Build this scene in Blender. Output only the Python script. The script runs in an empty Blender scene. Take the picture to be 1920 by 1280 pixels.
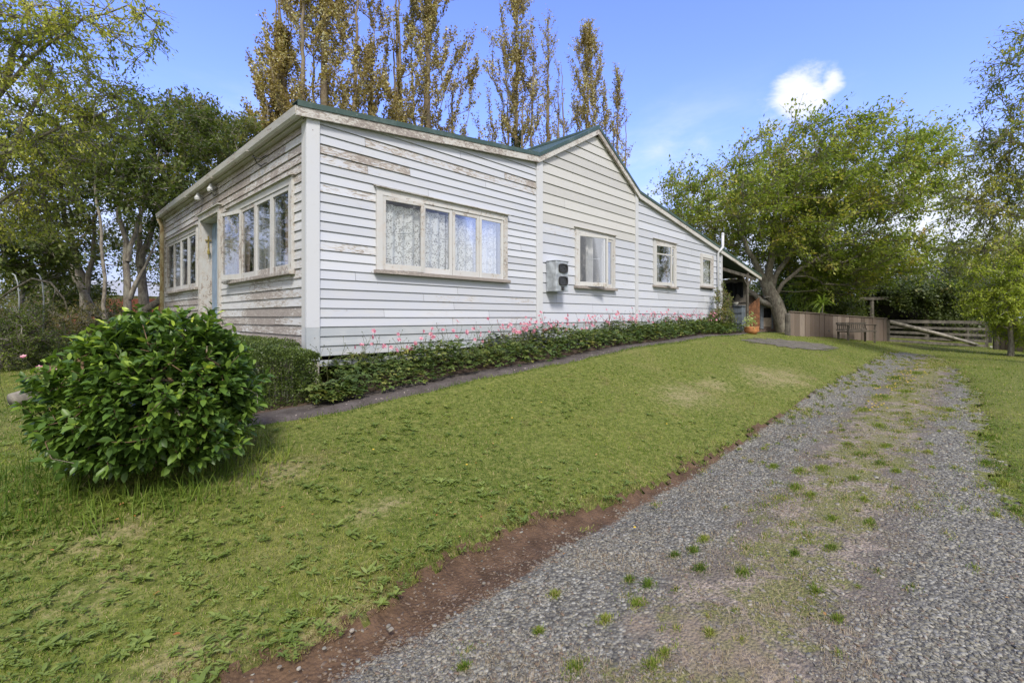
import bpy, math, random
import numpy as np
from mathutils import Vector
rng = np.random.default_rng(7); random.seed(7)
sc = bpy.context.scene; COL = sc.collection
# ------------------------------------------------------------------ frame of reference
# origin: near corner of the cottage at the bottom of the weatherboards; X along the gable side, Y along the front
TH = math.radians(44.012); CXY = np.array([-2.327, -5.565]); EZ = .457; FP = 885.
FW = np.array([math.cos(TH), math.sin(TH)]); RT = np.array([math.sin(TH), -math.cos(TH)])
def ray(px, py):
    d = FW + RT*((px-960)/FP); return np.array([d[0], d[1], -(py-595)/FP])
def at(px, py, d):
    r = ray(px, py); return np.array([CXY[0]+d*r[0], CXY[1]+d*r[1], EZ+d*r[2]])
def sm(t): t = np.clip(t, 0, 1); return t*t*(3-2*t)
def ground_z(X, Y):
    X = np.asarray(X, float); Y = np.asarray(Y, float)
    zh = np.interp(X, [-9, -3, -1, .2, 1.3, 2.7, 5.8, 9.6, 13, 18, 25, 40], [-.75, -.56, -.47, -.41, -.33, -.24, -.10, .0, -.02, -.16, -.35, -.5])
    zd = np.interp(X, [-9, -3, 3, 8, 12, 15, 20, 27, 40], [-.98, -.93, -.87, -.74, -.64, -.61, -.62, -.68, -.9])
    t = np.clip((-1.2-Y)/np.interp(X, [2, 8], [2.55, 3.3]), 0, 1); t = .85*t+.15*sm(t)
    z = zh*(1-t)+zd*t
    z = z - .05*np.clip(-4-Y, 0, 6)*np.clip((X-10)/10, 0, 1)
    z = z + .012*np.sin(X*1.7+Y*.9)+.01*np.sin(X*.8-Y*2.3)
    return z
def gz(x, y): return float(ground_z(x, y))
def hit(px, py):
    r = ray(px, py); prev = 0
    ts = np.arange(.8, 60, .02)
    X = CXY[0]+ts*r[0]; Y = CXY[1]+ts*r[1]; Z = EZ+ts*r[2]
    k = np.argmax(Z < ground_z(X, Y)); return np.array([X[k], Y[k], ground_z(X[k], Y[k])])
def depth(X, Y): return (np.asarray(X)-CXY[0])*FW[0]+(np.asarray(Y)-CXY[1])*FW[1]
# ------------------------------------------------------------------ objects
def tag(o, label=None, cat=None, group=None, kind=None):
    if label: o['label'] = label
    if cat: o['category'] = cat
    if group: o['group'] = group
    if kind: o['kind'] = kind
    return o
def empty(name, loc, label=None, cat=None, group=None, parent=None):
    o = bpy.data.objects.new(name, None); COL.objects.link(o); o.empty_display_size = .2
    o.location = Vector([float(v) for v in loc]) - (world_loc(parent) if parent else Vector((0, 0, 0)))
    if parent: o.parent = parent
    return tag(o, label, cat, group)
def world_loc(o):
    v = Vector((0, 0, 0))
    while o is not None: v = v + o.location; o = o.parent
    return v
def link(name, me, parent, org):
    o = bpy.data.objects.new(name, me); COL.objects.link(o)
    w = world_loc(parent) if parent else Vector((0, 0, 0))
    o.location = Vector([float(v) for v in org]) - w
    if parent: o.parent = parent
    return o
class MB:
    def __init__(s): s.v = []; s.f = []; s.a = []; s.m = []
    def add(s, vs, fs, a=(0, 0, 0, 0)):
        n = len(s.v); s.v += [tuple(map(float, v)) for v in vs]; s.a += [a]*len(vs)
        s.f += [tuple(i+n for i in f) for f in fs]
    def box8(s, p, a=None):
        if a is None: a = (random.random(), 0, 0, 0)
        s.add(p, [(0, 3, 2, 1), (4, 5, 6, 7), (0, 1, 5, 4), (1, 2, 6, 5), (2, 3, 7, 6), (3, 0, 4, 7)], a)
    def box(s, x0, x1, y0, y1, z0, z1, a=None):
        s.box8([(x0, y0, z0), (x1, y0, z0), (x1, y1, z0), (x0, y1, z0), (x0, y0, z1), (x1, y0, z1), (x1, y1, z1), (x0, y1, z1)], a)
    def beam(s, p, q, w, h, up=(0, 0, 1), a=None):
        p = np.array(p, float); q = np.array(q, float); d = q-p; d /= np.linalg.norm(d)
        u = np.array(up, float); sd = np.cross(d, u); sd /= np.linalg.norm(sd); u = np.cross(sd, d)
        c = [(-w/2, -h/2), (w/2, -h/2), (w/2, h/2), (-w/2, h/2)]
        s.box8([p+sd*x+u*y for x, y in c]+[q+sd*x+u*y for x, y in c], a)
    def tube(s, pts, rad, n=8, a=None, cap=True):
        if a is None: a = (random.random(), 0, 0, 0)
        pts = [np.array(p, float) for p in pts]
        if not hasattr(rad, '__len__'): rad = [rad]*len(pts)
        vs = []; ref = np.array([.3, .5, .81])
        for i, p in enumerate(pts):
            t = pts[min(i+1, len(pts)-1)]-pts[max(i-1, 0)]; t = t/(np.linalg.norm(t)+1e-9)
            u = np.cross(t, ref)
            if np.linalg.norm(u) < .1: u = np.cross(t, (1, 0, 0))
            u /= np.linalg.norm(u); w = np.cross(t, u)
            for k in range(n):
                an = 2*math.pi*k/n; vs.append(p+(u*math.cos(an)+w*math.sin(an))*rad[i])
        fs = [(i*n+k, i*n+(k+1) % n, (i+1)*n+(k+1) % n, (i+1)*n+k) for i in range(len(pts)-1) for k in range(n)]
        if cap: fs += [tuple(range(n))[::-1], tuple(range((len(pts)-1)*n, len(pts)*n))]
        s.add(vs, fs, a)
    def lathe(s, c, prof, n=20, a=None):
        if a is None: a = (random.random(), 0, 0, 0)
        vs = [(c[0]+r*math.cos(2*math.pi*k/n), c[1]+r*math.sin(2*math.pi*k/n), c[2]+z) for r, z in prof for k in range(n)]
        fs = [(i*n+k, i*n+(k+1) % n, (i+1)*n+(k+1) % n, (i+1)*n+k) for i in range(len(prof)-1) for k in range(n)]
        s.add(vs, fs, a)
    def build(s, name, mat, parent=None, org=None, smooth=False, bevel=0):
        if org is None: org = world_loc(parent) if parent else np.array(s.v).mean(0)*(1, 1, 0)+(0, 0, min(v[2] for v in s.v))
        me = bpy.data.meshes.new(name); o3 = np.array([float(c) for c in org])
        me.from_pydata([tuple(np.array(v)-o3) for v in s.v], [], s.f); me.update()
        at_ = me.attributes.new('var', 'FLOAT_COLOR', 'POINT'); at_.data.foreach_set('color', np.array(s.a, np.float32).ravel())
        me.materials.append(mat)
        if smooth: me.polygons.foreach_set('use_smooth', [True]*len(me.polygons))
        o = link(name, me, parent, org)
        if bevel:
            b = o.modifiers.new('b', 'BEVEL'); b.width = bevel; b.segments = 2; b.limit_method = 'ANGLE'
        return o
def npmesh(name, V, F, mat, parent=None, org=None, var=None, smooth=False):
    """V (n,3) world, F (m,k) constant face size or list of arrays of different sizes."""
    V = np.asarray(V, np.float32)
    if org is None: org = world_loc(parent) if parent else (0, 0, 0)
    V = V-np.array([float(c) for c in org], np.float32)
    Fs = F if isinstance(F, list) else [F]
    me = bpy.data.meshes.new(name); me.vertices.add(len(V)); me.vertices.foreach_set('co', V.ravel())
    nl = sum(f.size for f in Fs); me.loops.add(nl)
    me.loops.foreach_set('vertex_index', np.concatenate([f.ravel() for f in Fs]).astype(np.int32))
    tot = np.concatenate([np.full(len(f), f.shape[1], np.int32) for f in Fs]); st = np.concatenate([[0], np.cumsum(tot)[:-1]]).astype(np.int32)
    me.polygons.add(len(tot)); me.polygons.foreach_set('loop_start', st); me.polygons.foreach_set('loop_total', tot)
    if smooth: me.polygons.foreach_set('use_smooth', np.ones(len(tot), bool))
    me.update(calc_edges=True)
    if var is not None:
        var = np.asarray(var, np.float32)
        if var.ndim == 1: var = np.stack([var]*4, 1)
        a = me.attributes.new('var', 'FLOAT_COLOR', 'POINT'); a.data.foreach_set('color', var.ravel())
    me.materials.append(mat); return link(name, me, parent, org)
# ------------------------------------------------------------------ materials
class NT:
    def __init__(s, name):
        s.m = bpy.data.materials.new(name); s.m.use_nodes = True; s.t = s.m.node_tree; s.n = s.t.nodes
        for x in list(s.n): s.n.remove(x)
        s.out = s.n.new('ShaderNodeOutputMaterial')
    def new(s, typ, **k):
        x = s.n.new('ShaderNode'+typ)
        for a, b in k.items(): setattr(x, a, b)
        return x
    def L(s, a, b): s.t.links.new(a, b)
    def put(s, inp, v):
        if isinstance(v, bpy.types.NodeSocket): s.L(v, inp)
        elif isinstance(v, (tuple, list)) and len(v) == 3 and inp.type == 'RGBA': inp.default_value = (*v, 1)
        else: inp.default_value = v
    def math(s, op, a, b=0., c=0., clamp=False):
        x = s.new('Math', operation=op, use_clamp=clamp); s.put(x.inputs[0], a); s.put(x.inputs[1], b); s.put(x.inputs[2], c); return x.outputs[0]
    def mix(s, f, a, b, mode='MIX'):
        x = s.new('Mix', data_type='RGBA', blend_type=mode); s.put(x.inputs[0], f); s.put(x.inputs[6], a); s.put(x.inputs[7], b); return x.outputs[2]
    def coord(s, sc=(1, 1, 1), kind='Object', rot=(0, 0, 0)):
        c = s.new('TexCoord'); m = s.new('Mapping'); s.L(c.outputs[kind], m.inputs[0]); m.inputs['Scale'].default_value = sc; m.inputs['Rotation'].default_value = rot; return m.outputs[0]
    def noise(s, co, scale, det=3, rough=.55, dist=0.):
        x = s.new('TexNoise'); s.L(co, x.inputs['Vector']); x.inputs['Scale'].default_value = scale; x.inputs['Detail'].default_value = det; x.inputs['Roughness'].default_value = rough; x.inputs['Distortion'].default_value = dist; return x.outputs[0]
    def vor(s, co, scale, feat='F1', out='Distance', rnd=1.):
        x = s.new('TexVoronoi', feature=feat); s.L(co, x.inputs['Vector']); x.inputs['Scale'].default_value = scale; x.inputs['Randomness'].default_value = rnd; return x.outputs[out]
    def step(s, v, a, b):
        x = s.new('MapRange', interpolation_type='SMOOTHSTEP'); s.put(x.inputs[0], v); x.inputs[1].default_value = a; x.inputs[2].default_value = b; return x.outputs[0]
    def ramp(s, v, st):
        x = s.new('ValToRGB'); s.put(x.inputs[0], v); e = x.color_ramp.elements
        while len(e) < len(st): e.new(.5)
        for i, (p, c) in enumerate(st): e[i].position = p; e[i].color = (*c, 1)
        return x.outputs[0]
    def var(s):
        a = s.new('Attribute', attribute_name='var'); x = s.new('SeparateColor'); s.L(a.outputs['Color'], x.inputs[0]); return list(x.outputs[:3])+[a.outputs['Alpha']]
    def bsdf(s, col, rough=.7, bump=None, bs=.3, bd=.01, metal=0., spec=.5, transl=None, tf=.3):
        p = s.new('BsdfPrincipled'); s.put(p.inputs['Base Color'], col); s.put(p.inputs['Roughness'], rough); p.inputs['Metallic'].default_value = metal; s.put(p.inputs['Specular IOR Level'], spec)
        if bump is not None:
            b = s.new('Bump'); s.put(b.inputs['Height'], bump); b.inputs['Strength'].default_value = bs; b.inputs['Distance'].default_value = bd; s.L(b.outputs[0], p.inputs['Normal'])
        o = p.outputs[0]
        if transl is not None:
            t = s.new('BsdfTranslucent'); s.put(t.inputs[0], transl); m = s.new('MixShader'); m.inputs[0].default_value = tf; s.L(o, m.inputs[1]); s.L(t.outputs[0], m.inputs[2]); o = m.outputs[0]
        s.L(o, s.out.inputs[0]); return s.m
def plain(name, col, rough=.7, var=.15, scale=12, bs=.3, metal=0., spec=.4, det=5):
    n = NT(name); co = n.coord(); ns = n.noise(co, scale, det); v = n.var()
    c = n.mix(n.step(ns, .3, .7), tuple(x*(1-var) for x in col), tuple(min(1, x*(1+var)) for x in col))
    k = n.math('MULTIPLY_ADD', v[0], .3, .85); c = n.mix(1., c, n.ramp(k, [(0, (0, 0, 0)), (1, (1, 1, 1))]), 'MULTIPLY')
    return n.bsdf(c, rough, ns, bs, .01, metal, spec)
def paint(name, base=(.72, .745, .80), peel=.0, warm=(.60, .57, .52), long=(1, 1, 1), stain=.0):
    """old weatherboard paint. var = (random, cream, grey, peel) per board"""
    n = NT(name); co = n.coord(); lc = n.coord(long); r, cr, gr, pl = n.var()
    big = n.noise(co, .9, 3); fine = n.noise(lc, 14, 6, .65); mid = n.noise(lc, 3.2, 5, .6, .3)
    c = n.mix(cr, base, (.53, .525, .505)); c = n.mix(gr, c, (.38, .41, .435))
    c = n.mix(n.math('MULTIPLY', n.step(mid, .38, .75), .40), c, (.58, .585, .575))
    c = n.mix(n.math('MULTIPLY', n.step(fine, .56, .80), .35), c, (.47, .46, .44))
    k = n.math('MULTIPLY_ADD', r, .16, .84); c = n.mix(1., c, n.ramp(k, [(0, (0, 0, 0)), (1, (1, 1, 1))]), 'MULTIPLY')
    # stains and flaking
    lv = n.math('ADD', n.math('MULTIPLY', pl, .30), n.math('ADD', peel, n.math('MULTIPLY', n.step(big, .42, .68), .10)))
    ss = n.math('MULTIPLY', n.step(n.noise(lc, 3.4, 8, .75, .6), .44, .66), n.math('MULTIPLY', lv, 2.6, clamp=True))
    c = n.mix(n.math('MULTIPLY', ss, .75), c, warm)
    pm = n.math('ADD', n.noise(lc, 9.5, 8, .72, .8), n.math('ADD', n.math('MULTIPLY', lv, .85), n.math('MULTIPLY', n.math('SUBTRACT', big, .5), .22)))
    prim = n.step(pm, .715, .765); wood = n.math('MULTIPLY', n.step(pm, .755, .80), .9)
    wc = n.ramp(n.noise(lc, 26, 6, .7), [(0.3, (.12, .105, .10)), (.5, (.25, .215, .195)), (.72, (.42, .38, .345))])
    c = n.mix(prim, c, (.54, .50, .44)); c = n.mix(wood, c, wc)
    spots = n.math('MULTIPLY', n.math('LESS_THAN', n.vor(co, 5.2), .045), .75)
    c = n.mix(spots, c, (.2, .17, .15))
    h = n.math('SUBTRACT', n.math('MULTIPLY', fine, .35), prim)
    return n.bsdf(c, .62, h, .5, .004, spec=.35)
def leafmat(name, stops, clump=.5, clsc=1.1, rough=.5, tf=.45, spec=.4, tw=1.05, g=1.9):
    stops = [(p, tuple(min(.75, x*g) for x in c)) for p, c in stops]; n = NT(name); co = n.coord(); r = n.var()[0]; cl = n.noise(co, clsc, 2)
    v = n.math('ADD', n.math('MULTIPLY', r, 1-clump), n.math('MULTIPLY', n.step(cl, .3, .7), clump))
    c = n.ramp(v, stops); t = n.mix(1., c, (1.1*tw, 1.15*tw, .5*tw), 'MULTIPLY')
    return n.bsdf(c, rough, spec=spec, transl=t, tf=tf)
def barkmat(name, c0, c1, lich=(.36, .36, .30)):
    n = NT(name); co = n.coord((3, 3, 1)); a = n.noise(co, 6, 6, .7, .4); b = n.noise(n.coord(), 3, 4)
    c = n.mix(n.step(a, .35, .65), c0, c1); c = n.mix(n.math('MULTIPLY', n.step(b, .52, .66), .6), c, lich)
    return n.bsdf(c, .9, a, .8, .03, spec=.15)
P_SIDE = paint('side_paint', (.53, .555, .62), .0, long=(1, 1, 5))
P_FRONT = paint('front_paint', (.56, .57, .59), .115, (.30, .265, .265), long=(1, .8, 5))
P_TRIM = paint('trim_paint', (.56, .575, .61), -.02, long=(1, 1, 1))
P_BARGE = paint('barge_paint', (.60, .58, .54), .06, (.42, .38, .33), long=(1.5, 1.5, 3))
P_FRAME = paint('frame_paint', (.575, .575, .57), .06, (.50, .42, .36), long=(2, 2, 2))
P_GUT = paint('stained_gutter_paint', (.43, .42, .385), .05, (.24, .21, .17), long=(1, .6, 3))
P_SILL = paint('sill_paint', (.58, .50, .42), .19, (.40, .24, .17), long=(2, 2, 4))
P_FRAME2 = paint('weathered_frame_paint', (.50, .50, .49), .11, (.36, .31, .28), long=(2, 2, 1))
def roofmat():
    n = NT('green_roof_iron'); co = n.coord(); a = n.noise(co, 5, 6, .7); r = n.var()[0]
    c = n.mix(n.step(a, .45, .7), (.040, .075, .060), (.085, .125, .108)); c = n.mix(n.math('MULTIPLY', n.step(n.noise(co, 22, 4), .6, .75), .5), c, (.25, .28, .25))
    return n.bsdf(c, .5, a, .15, .01, spec=.5)
M_ROOF = roofmat()
def glass():
    n = NT('window_glass'); t = n.new('BsdfTransparent'); g = n.new('BsdfGlossy'); g.inputs['Roughness'].default_value = .03; g.inputs[0].default_value = (.9, .93, 1, 1)
    t.inputs[0].default_value = (.97, .98, .98, 1)
    co = n.coord(); b = n.new('Bump'); n.L(n.noise(co, 1.3, 1), b.inputs['Height']); b.inputs['Strength'].default_value = .12; b.inputs['Distance'].default_value = .02; n.L(b.outputs[0], g.inputs['Normal'])
    fr = n.new('Fresnel'); fr.inputs[0].default_value = 1.5
    f = n.math('MULTIPLY_ADD', fr.outputs[0], .45, .01, clamp=True)
    m = n.new('MixShader'); n.L(f, m.inputs[0]); n.L(t.outputs[0], m.inputs[1]); n.L(g.outputs[0], m.inputs[2])
    d = n.new('BsdfDiffuse'); d.inputs[0].default_value = (.55, .53, .50, 1); m2 = n.new('MixShader')
    n.L(n.math('MULTIPLY', n.step(n.noise(n.coord((2, 2, 1)), 5, 5, .7), .48, .75), .16), m2.inputs[0]); n.L(m.outputs[0], m2.inputs[1]); n.L(d.outputs[0], m2.inputs[2])
    n.L(m2.outputs[0], n.out.inputs[0]); return n.m
M_GLASS = glass()
def lace():
    n = NT('lace_curtain'); c2 = n.coord((1, 1, 1)); v = n.vor(c2, 19, 'F1'); e = n.vor(c2, 40, 'DISTANCE_TO_EDGE')
    ring = n.math('LESS_THAN', n.math('ABSOLUTE', n.math('SUBTRACT', v, .40)), .13)
    a = n.math('MAXIMUM', ring, n.math('LESS_THAN', e, .10)); a = n.math('MAXIMUM', a, n.math('GREATER_THAN', n.noise(c2, 6, 2), .60))
    fac = n.math('MULTIPLY_ADD', a, .60, .38)
    p = n.new('BsdfDiffuse'); p.inputs[0].default_value = (.93, .94, .97, 1); tl = n.new('BsdfTranslucent'); tl.inputs[0].default_value = (.8, .82, .86, 1); q = n.new('MixShader'); q.inputs[0].default_value = .15
    n.L(p.outputs[0], q.inputs[1]); n.L(tl.outputs[0], q.inputs[2])
    t = n.new('BsdfTransparent'); m = n.new('MixShader'); n.L(fac, m.inputs[0]); n.L(t.outputs[0], m.inputs[1]); n.L(q.outputs[0], m.inputs[2]); n.L(m.outputs[0], n.out.inputs[0]); return n.m
M_LACE = lace()
M_CURT = plain('plain_curtain', (.50, .49, .49), .9, .1, 5)
M_TANC = plain('tan_blind', (.36, .27, .22), .9, .1, 5)
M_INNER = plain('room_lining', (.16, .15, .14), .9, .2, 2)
M_DOOR = plain('blue_grey_door_paint', (.19, .26, .36), .55, .12, 6)
M_STEEL = plain('galvanised_steel', (.42, .45, .48), .45, .3, 9, metal=.35)
M_DARKGL = plain('dark_meter_glass', (.02, .02, .022), .15, .3, 20, spec=.6)
M_DARK = plain('dark_rubber', (.03, .03, .032), .7, .3, 20)
M_TIMBER = plain('grey_weathered_timber', (.095, .085, .070), .9, .4, 5)
M_CLOTH_SHADE = plain('dark_cloth_and_shade', (.012, .013, .018), .95, .3, 8)  # the hanging cloth, and near-black sheets that paint shade into hollows
M_CONC = None
# ------------------------------------------------------------------ world, sun, camera
sun_dir = Vector((-.42, -.62, .80)).normalized()      # towards the sun
el = math.asin(sun_dir.z); az = math.atan2(sun_dir.x, sun_dir.y)
W = bpy.data.worlds.new('World'); sc.world = W; W.use_nodes = True; nt = W.node_tree
for x in list(nt.nodes): nt.nodes.remove(x)
n = NT.__new__(NT); n.t = nt; n.n = nt.nodes; n.out = n.n.new('ShaderNodeOutputWorld')
sky = n.new('TexSky', sky_type='NISHITA'); sky.sun_disc = False; sky.sun_elevation = el; sky.sun_rotation = az; sky.air_density = 1.0; sky.dust_density = .6; sky.ozone_density = 2.0
tc = n.new('TexCoord').outputs['Generated']; sep = n.new('SeparateXYZ'); n.L(tc, sep.inputs[0]); z = sep.outputs[2]
skc = n.mix(1., sky.outputs[0], (1.12, 1.12, 1.88), 'MULTIPLY')
skc = n.mix(n.step(z, .40, .0), skc, (2.35, 2.85, 4.5))                                        # pale lower sky
def sdir(px, py):
    r = ray(px, py); return tuple(r/np.linalg.norm(r))
def blob(px, py, rad, soft):
    d = n.new('VectorMath', operation='DISTANCE'); n.L(tc, d.inputs[0]); d.inputs[1].default_value = sdir(px, py); return n.step(d.outputs['Value'], rad+soft, rad-soft)
mp = n.new('Mapping'); n.L(tc, mp.inputs[0]); mp.inputs['Scale'].default_value = (1, 1, 2.2)
cn = n.noise(mp.outputs[0], 9, 7, .62, .25); cb = n.noise(mp.outputs[0], 2.2, 6, .6, .3)
puff = n.math('MAXIMUM', n.math('MAXIMUM', blob(1500, 172, .040, .045), blob(1560, 150, .018, .028)), n.math('MULTIPLY', blob(1440, 222, .03, .05), .55))
puff = n.step(n.math('ADD', puff, n.math('MULTIPLY', n.math('SUBTRACT', cn, .5), 1.6)), .32, .80)
low = n.math('MULTIPLY', n.step(n.math('ADD', cb, n.math('MULTIPLY', n.step(z, .5, .0), .22)), .52, .76), n.step(z, .46, .22))
# unseen white overcast, added behind the camera as neutral fill light
bk = n.new('VectorMath', operation='DOT_PRODUCT'); n.L(tc, bk.inputs[0]); bk.inputs[1].default_value = (-FW[0], -FW[1], .25)
over = n.math('MULTIPLY', n.step(n.math('ADD', bk.outputs['Value'], n.math('MULTIPLY', n.math('SUBTRACT', cb, .5), .5)), -.05, .45), .93)
skc = n.mix(n.math('MULTIPLY', low, .75), skc, (4.6, 4.8, 5.2))
low2 = n.math('MAXIMUM', blob(1745, 400, .07, .16), n.math('MULTIPLY', blob(1290, 320, .07, .20), .55)); low2 = n.step(n.math('ADD', low2, n.math('MULTIPLY', n.math('SUBTRACT', cn, .5), 1.1)), .25, 1.0)
skc = n.mix(n.math('MULTIPLY', low2, .8), skc, (4.5, 4.65, 5.1))
skc = n.mix(n.math('MULTIPLY', puff, .9), skc, (4.7, 4.8, 5.1))
skc = n.mix(over, skc, (4.9, 4.85, 4.75))
bg = n.new('Background'); n.L(skc, bg.inputs[0]); bg.inputs[1].default_value = .12; n.L(bg.outputs[0], n.out.inputs[0])
sl = bpy.data.lights.new('sun', 'SUN'); sl.energy = 2.1; sl.angle = math.radians(12); sl.color = (1, .94, .86)
so = bpy.data.objects.new('sun', sl); COL.objects.link(so); so.rotation_euler = (-sun_dir).to_track_quat('-Z', 'Y').to_euler(); so.location = (-5, -8, 20)
cam = bpy.data.cameras.new('camera'); co_ = bpy.data.objects.new('camera', cam); COL.objects.link(co_); sc.camera = co_
co_.location = (CXY[0], CXY[1], EZ); co_.rotation_euler = (math.radians(90), 0, TH-math.radians(90))
cam.sensor_width = 36; cam.lens = FP/1920*36; cam.shift_y = -45/1920; cam.clip_start = .05; cam.clip_end = 3000
sc.view_settings.view_transform = 'Standard'; sc.view_settings.look = 'None'; sc.view_settings.exposure = .95; sc.view_settings.gamma = 1
sc.cycles.max_bounces = 7; sc.cycles.diffuse_bounces = 3; sc.cycles.transparent_max_bounces = 12; sc.cycles.transmission_bounces = 4
sc.cycles.use_denoising = True; sc.render.use_persistent_data = False
# ------------------------------------------------------------------ ground
def axis(lo, hi, dlo, dhi, fine, far=900):
    a = list(np.arange(dlo, dhi+1e-6, fine)); s = fine; x = dlo; L_ = []
    while x > lo: s *= 1.35; x -= s; L_.append(x)
    s = fine; x = a[-1]; R_ = []
    while x < hi: s *= 1.35; x += s; R_.append(x)
    return np.array(L_[::-1]+a+R_)
def grid(xs, ys, zf):
    X, Y = np.meshgrid(xs, ys, indexing='ij'); Z = zf(X, Y); V = np.stack([X, Y, Z], -1).reshape(-1, 3)
    i, j = np.meshgrid(np.arange(len(xs)-1), np.arange(len(ys)-1), indexing='ij'); k = i*len(ys)+j
    return V, np.stack([k, k+len(ys), k+len(ys)+1, k+1], -1).reshape(-1, 4)
# lawn edge, gravel edge and right-hand edge of the drive, as Y for each X
def curve(pts): 
    h = np.array([hit(*p) for p in pts]); o = np.argsort(h[:, 0]); return h[o, 0], h[o, 1]
LE = curve([(430, 1278), (560, 1205), (700, 1130), (900, 1012), (1050, 965), (1180, 925), (1300, 872), (1400, 812), (1500, 755), (1600, 700), (1650, 668)])
GE = curve([(640, 1278), (800, 1195), (960, 1110), (1100, 1010), (1200, 945), (1300, 895), (1400, 830), (1500, 765), (1600, 708), (1650, 670)])
def ned(X, Y, a): return a*(np.sin(X*7.1+1.3)*.5+np.sin(X*17.3)*.3+np.sin(X*3.1+2)*.6+.4*np.sin(X*41+Y*30))
def lawn_edge(X): return np.interp(X, LE[0], LE[1])+ned(X, 0, .045)
def grav_edge(X): return np.interp(X, GE[0], GE[1])
RE = curve([(1740, 662), (1800, 695), (1842, 750), (1850, 830), (1880, 895), (1915, 945)]); RE = (np.concatenate([[-6, RE[0][0]-1.2], RE[0]]), np.concatenate([[-6.3, -6.15], RE[1]]))
def right_edge(X): return np.interp(X, RE[0], RE[1])+ned(X+3, 0, .08)
XEND = 16.0
def drive_mask(X, Y):     # signed: >0 inside
    d = np.minimum(lawn_edge(X)-Y, Y-right_edge(X)); d = np.minimum(d, (XEND+np.sin(Y*2.3)*.5-X)*.5); return d
def hedged(X, Y, Z): return Z
V, F = grid(axis(-900, 900, -7, 27, .17), axis(-900, 900, -9, 8, .17), lambda X, Y: ground_z(np.clip(X, -60, 60), np.clip(Y, -60, 60)))
# lawn is a little lower under the drive sheet and behind the eroded edge
V[:, 2] -= .10*sm((drive_mask(V[:, 0], V[:, 1])+.08)/.22)
def lawnmat():
    n = NT('lawn_ground'); co = n.coord(); a = n.noise(co, .55, 4, .6); b = n.noise(co, 22, 5, .7); d = n.noise(co, 3.2, 4, .6)
    c = n.ramp(b, [(.25, (.045, .055, .016)), (.5, (.125, .150, .033)), (.72, (.25, .235, .08))])
    dd_ = n.var()[0]; c = n.mix(n.step(n.math('ADD', n.math('MULTIPLY', dd_, 1.0), n.math('ADD', n.math('MULTIPLY', n.math('SUBTRACT', d, .5), 1.4), n.math('MULTIPLY', n.math('SUBTRACT', b, .5), 2.2))), .30, 1.5), c, (.30, .25, .14)); c = n.mix(n.math('MULTIPLY', n.step(a, .5, .72), .5), c, (.22, .19, .08)); c = n.mix(n.math('MULTIPLY', n.step(d, .55, .75), .4), c, (.10, .075, .035))
    return n.bsdf(c, .95, b, .8, .03, spec=.1)
DRY = [(1285, 742, .42), (1455, 706, .65), (1340, 722, .3), (620, 1175, .14), (760, 1140, .14), (420, 1225, .14), (330, 1240, .14), (150, 1130, .16), (180, 1010, .2), (520, 890, .22), (700, 960, .14)]
DRYH = [(hit(px, py), r_) for px, py, r_ in DRY]
def dryness(X, Y):
    q = np.zeros(np.shape(X))
    for h, r_ in DRYH: q = np.maximum(q, np.exp(-(((X-h[0])/1.7)**2+(Y-h[1])**2)/r_**2))
    return q
dv = dryness(V[:, 0], V[:, 1])
g = npmesh('ground', V, F, lawnmat(), smooth=True, var=dv); tag(g, 'mown patchy lawn round the cottage and drive', 'lawn', kind='structure')
# drive: one sheet with the eroded soil edge, two wheel tracks and a weedy middle
DZ = .006
xs = np.concatenate([np.arange(-5, 3, .035), np.arange(3, XEND+1.2, .08)]); ys = np.arange(-6.9, -3.2, .045)
def drive_z(X, Y):
    e = lawn_edge(X)-Y; c = np.interp(X, [-5, 2, 6], [.055, .045, .012])
    return ground_z(X, Y)+DZ-c*np.exp(-((e-.16)/.17)**2)*(e > 0)-.012*np.exp(-((Y+5.75)/.3)**2)
V, F = grid(xs, ys, drive_z)
cen = V[F].mean(1); keep = drive_mask(cen[:, 0], cen[:, 1]) > 0; F = F[keep]
used = np.unique(F); rm = -np.ones(len(V), int); rm[used] = np.arange(len(used)); V = V[used]; F = rm[F]
X, Y = V[:, 0], V[:, 1]
soil = sm((Y-grav_edge(X)+.04)/.16)*np.interp(X, [-5, 3, 6, 8], [1, 1, .55, .2])
midw = np.exp(-((Y-np.interp(X, [-3, 0, 4, 12], [-5.0, -4.9, -4.85, -5.0]))/.50)**2)
tan = np.zeros(len(V))
for px, py, r in ((1290, 1190, .22), (1380, 1215, .2), (1420, 1255, .22), (1330, 1240, .2), (1200, 1180, .15), (1460, 1150, .12)):
    h = hit(px, py); tan = np.maximum(tan, np.exp(-((X-h[0])**2+(Y-h[1])**2)/r**2))
edgeg = np.exp(-np.clip(drive_mask(X, Y), 0, 9)/.16)*(Y < -5.5)+.5*np.exp(-np.clip(XEND-X, 0, 9)/1.2)
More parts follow.
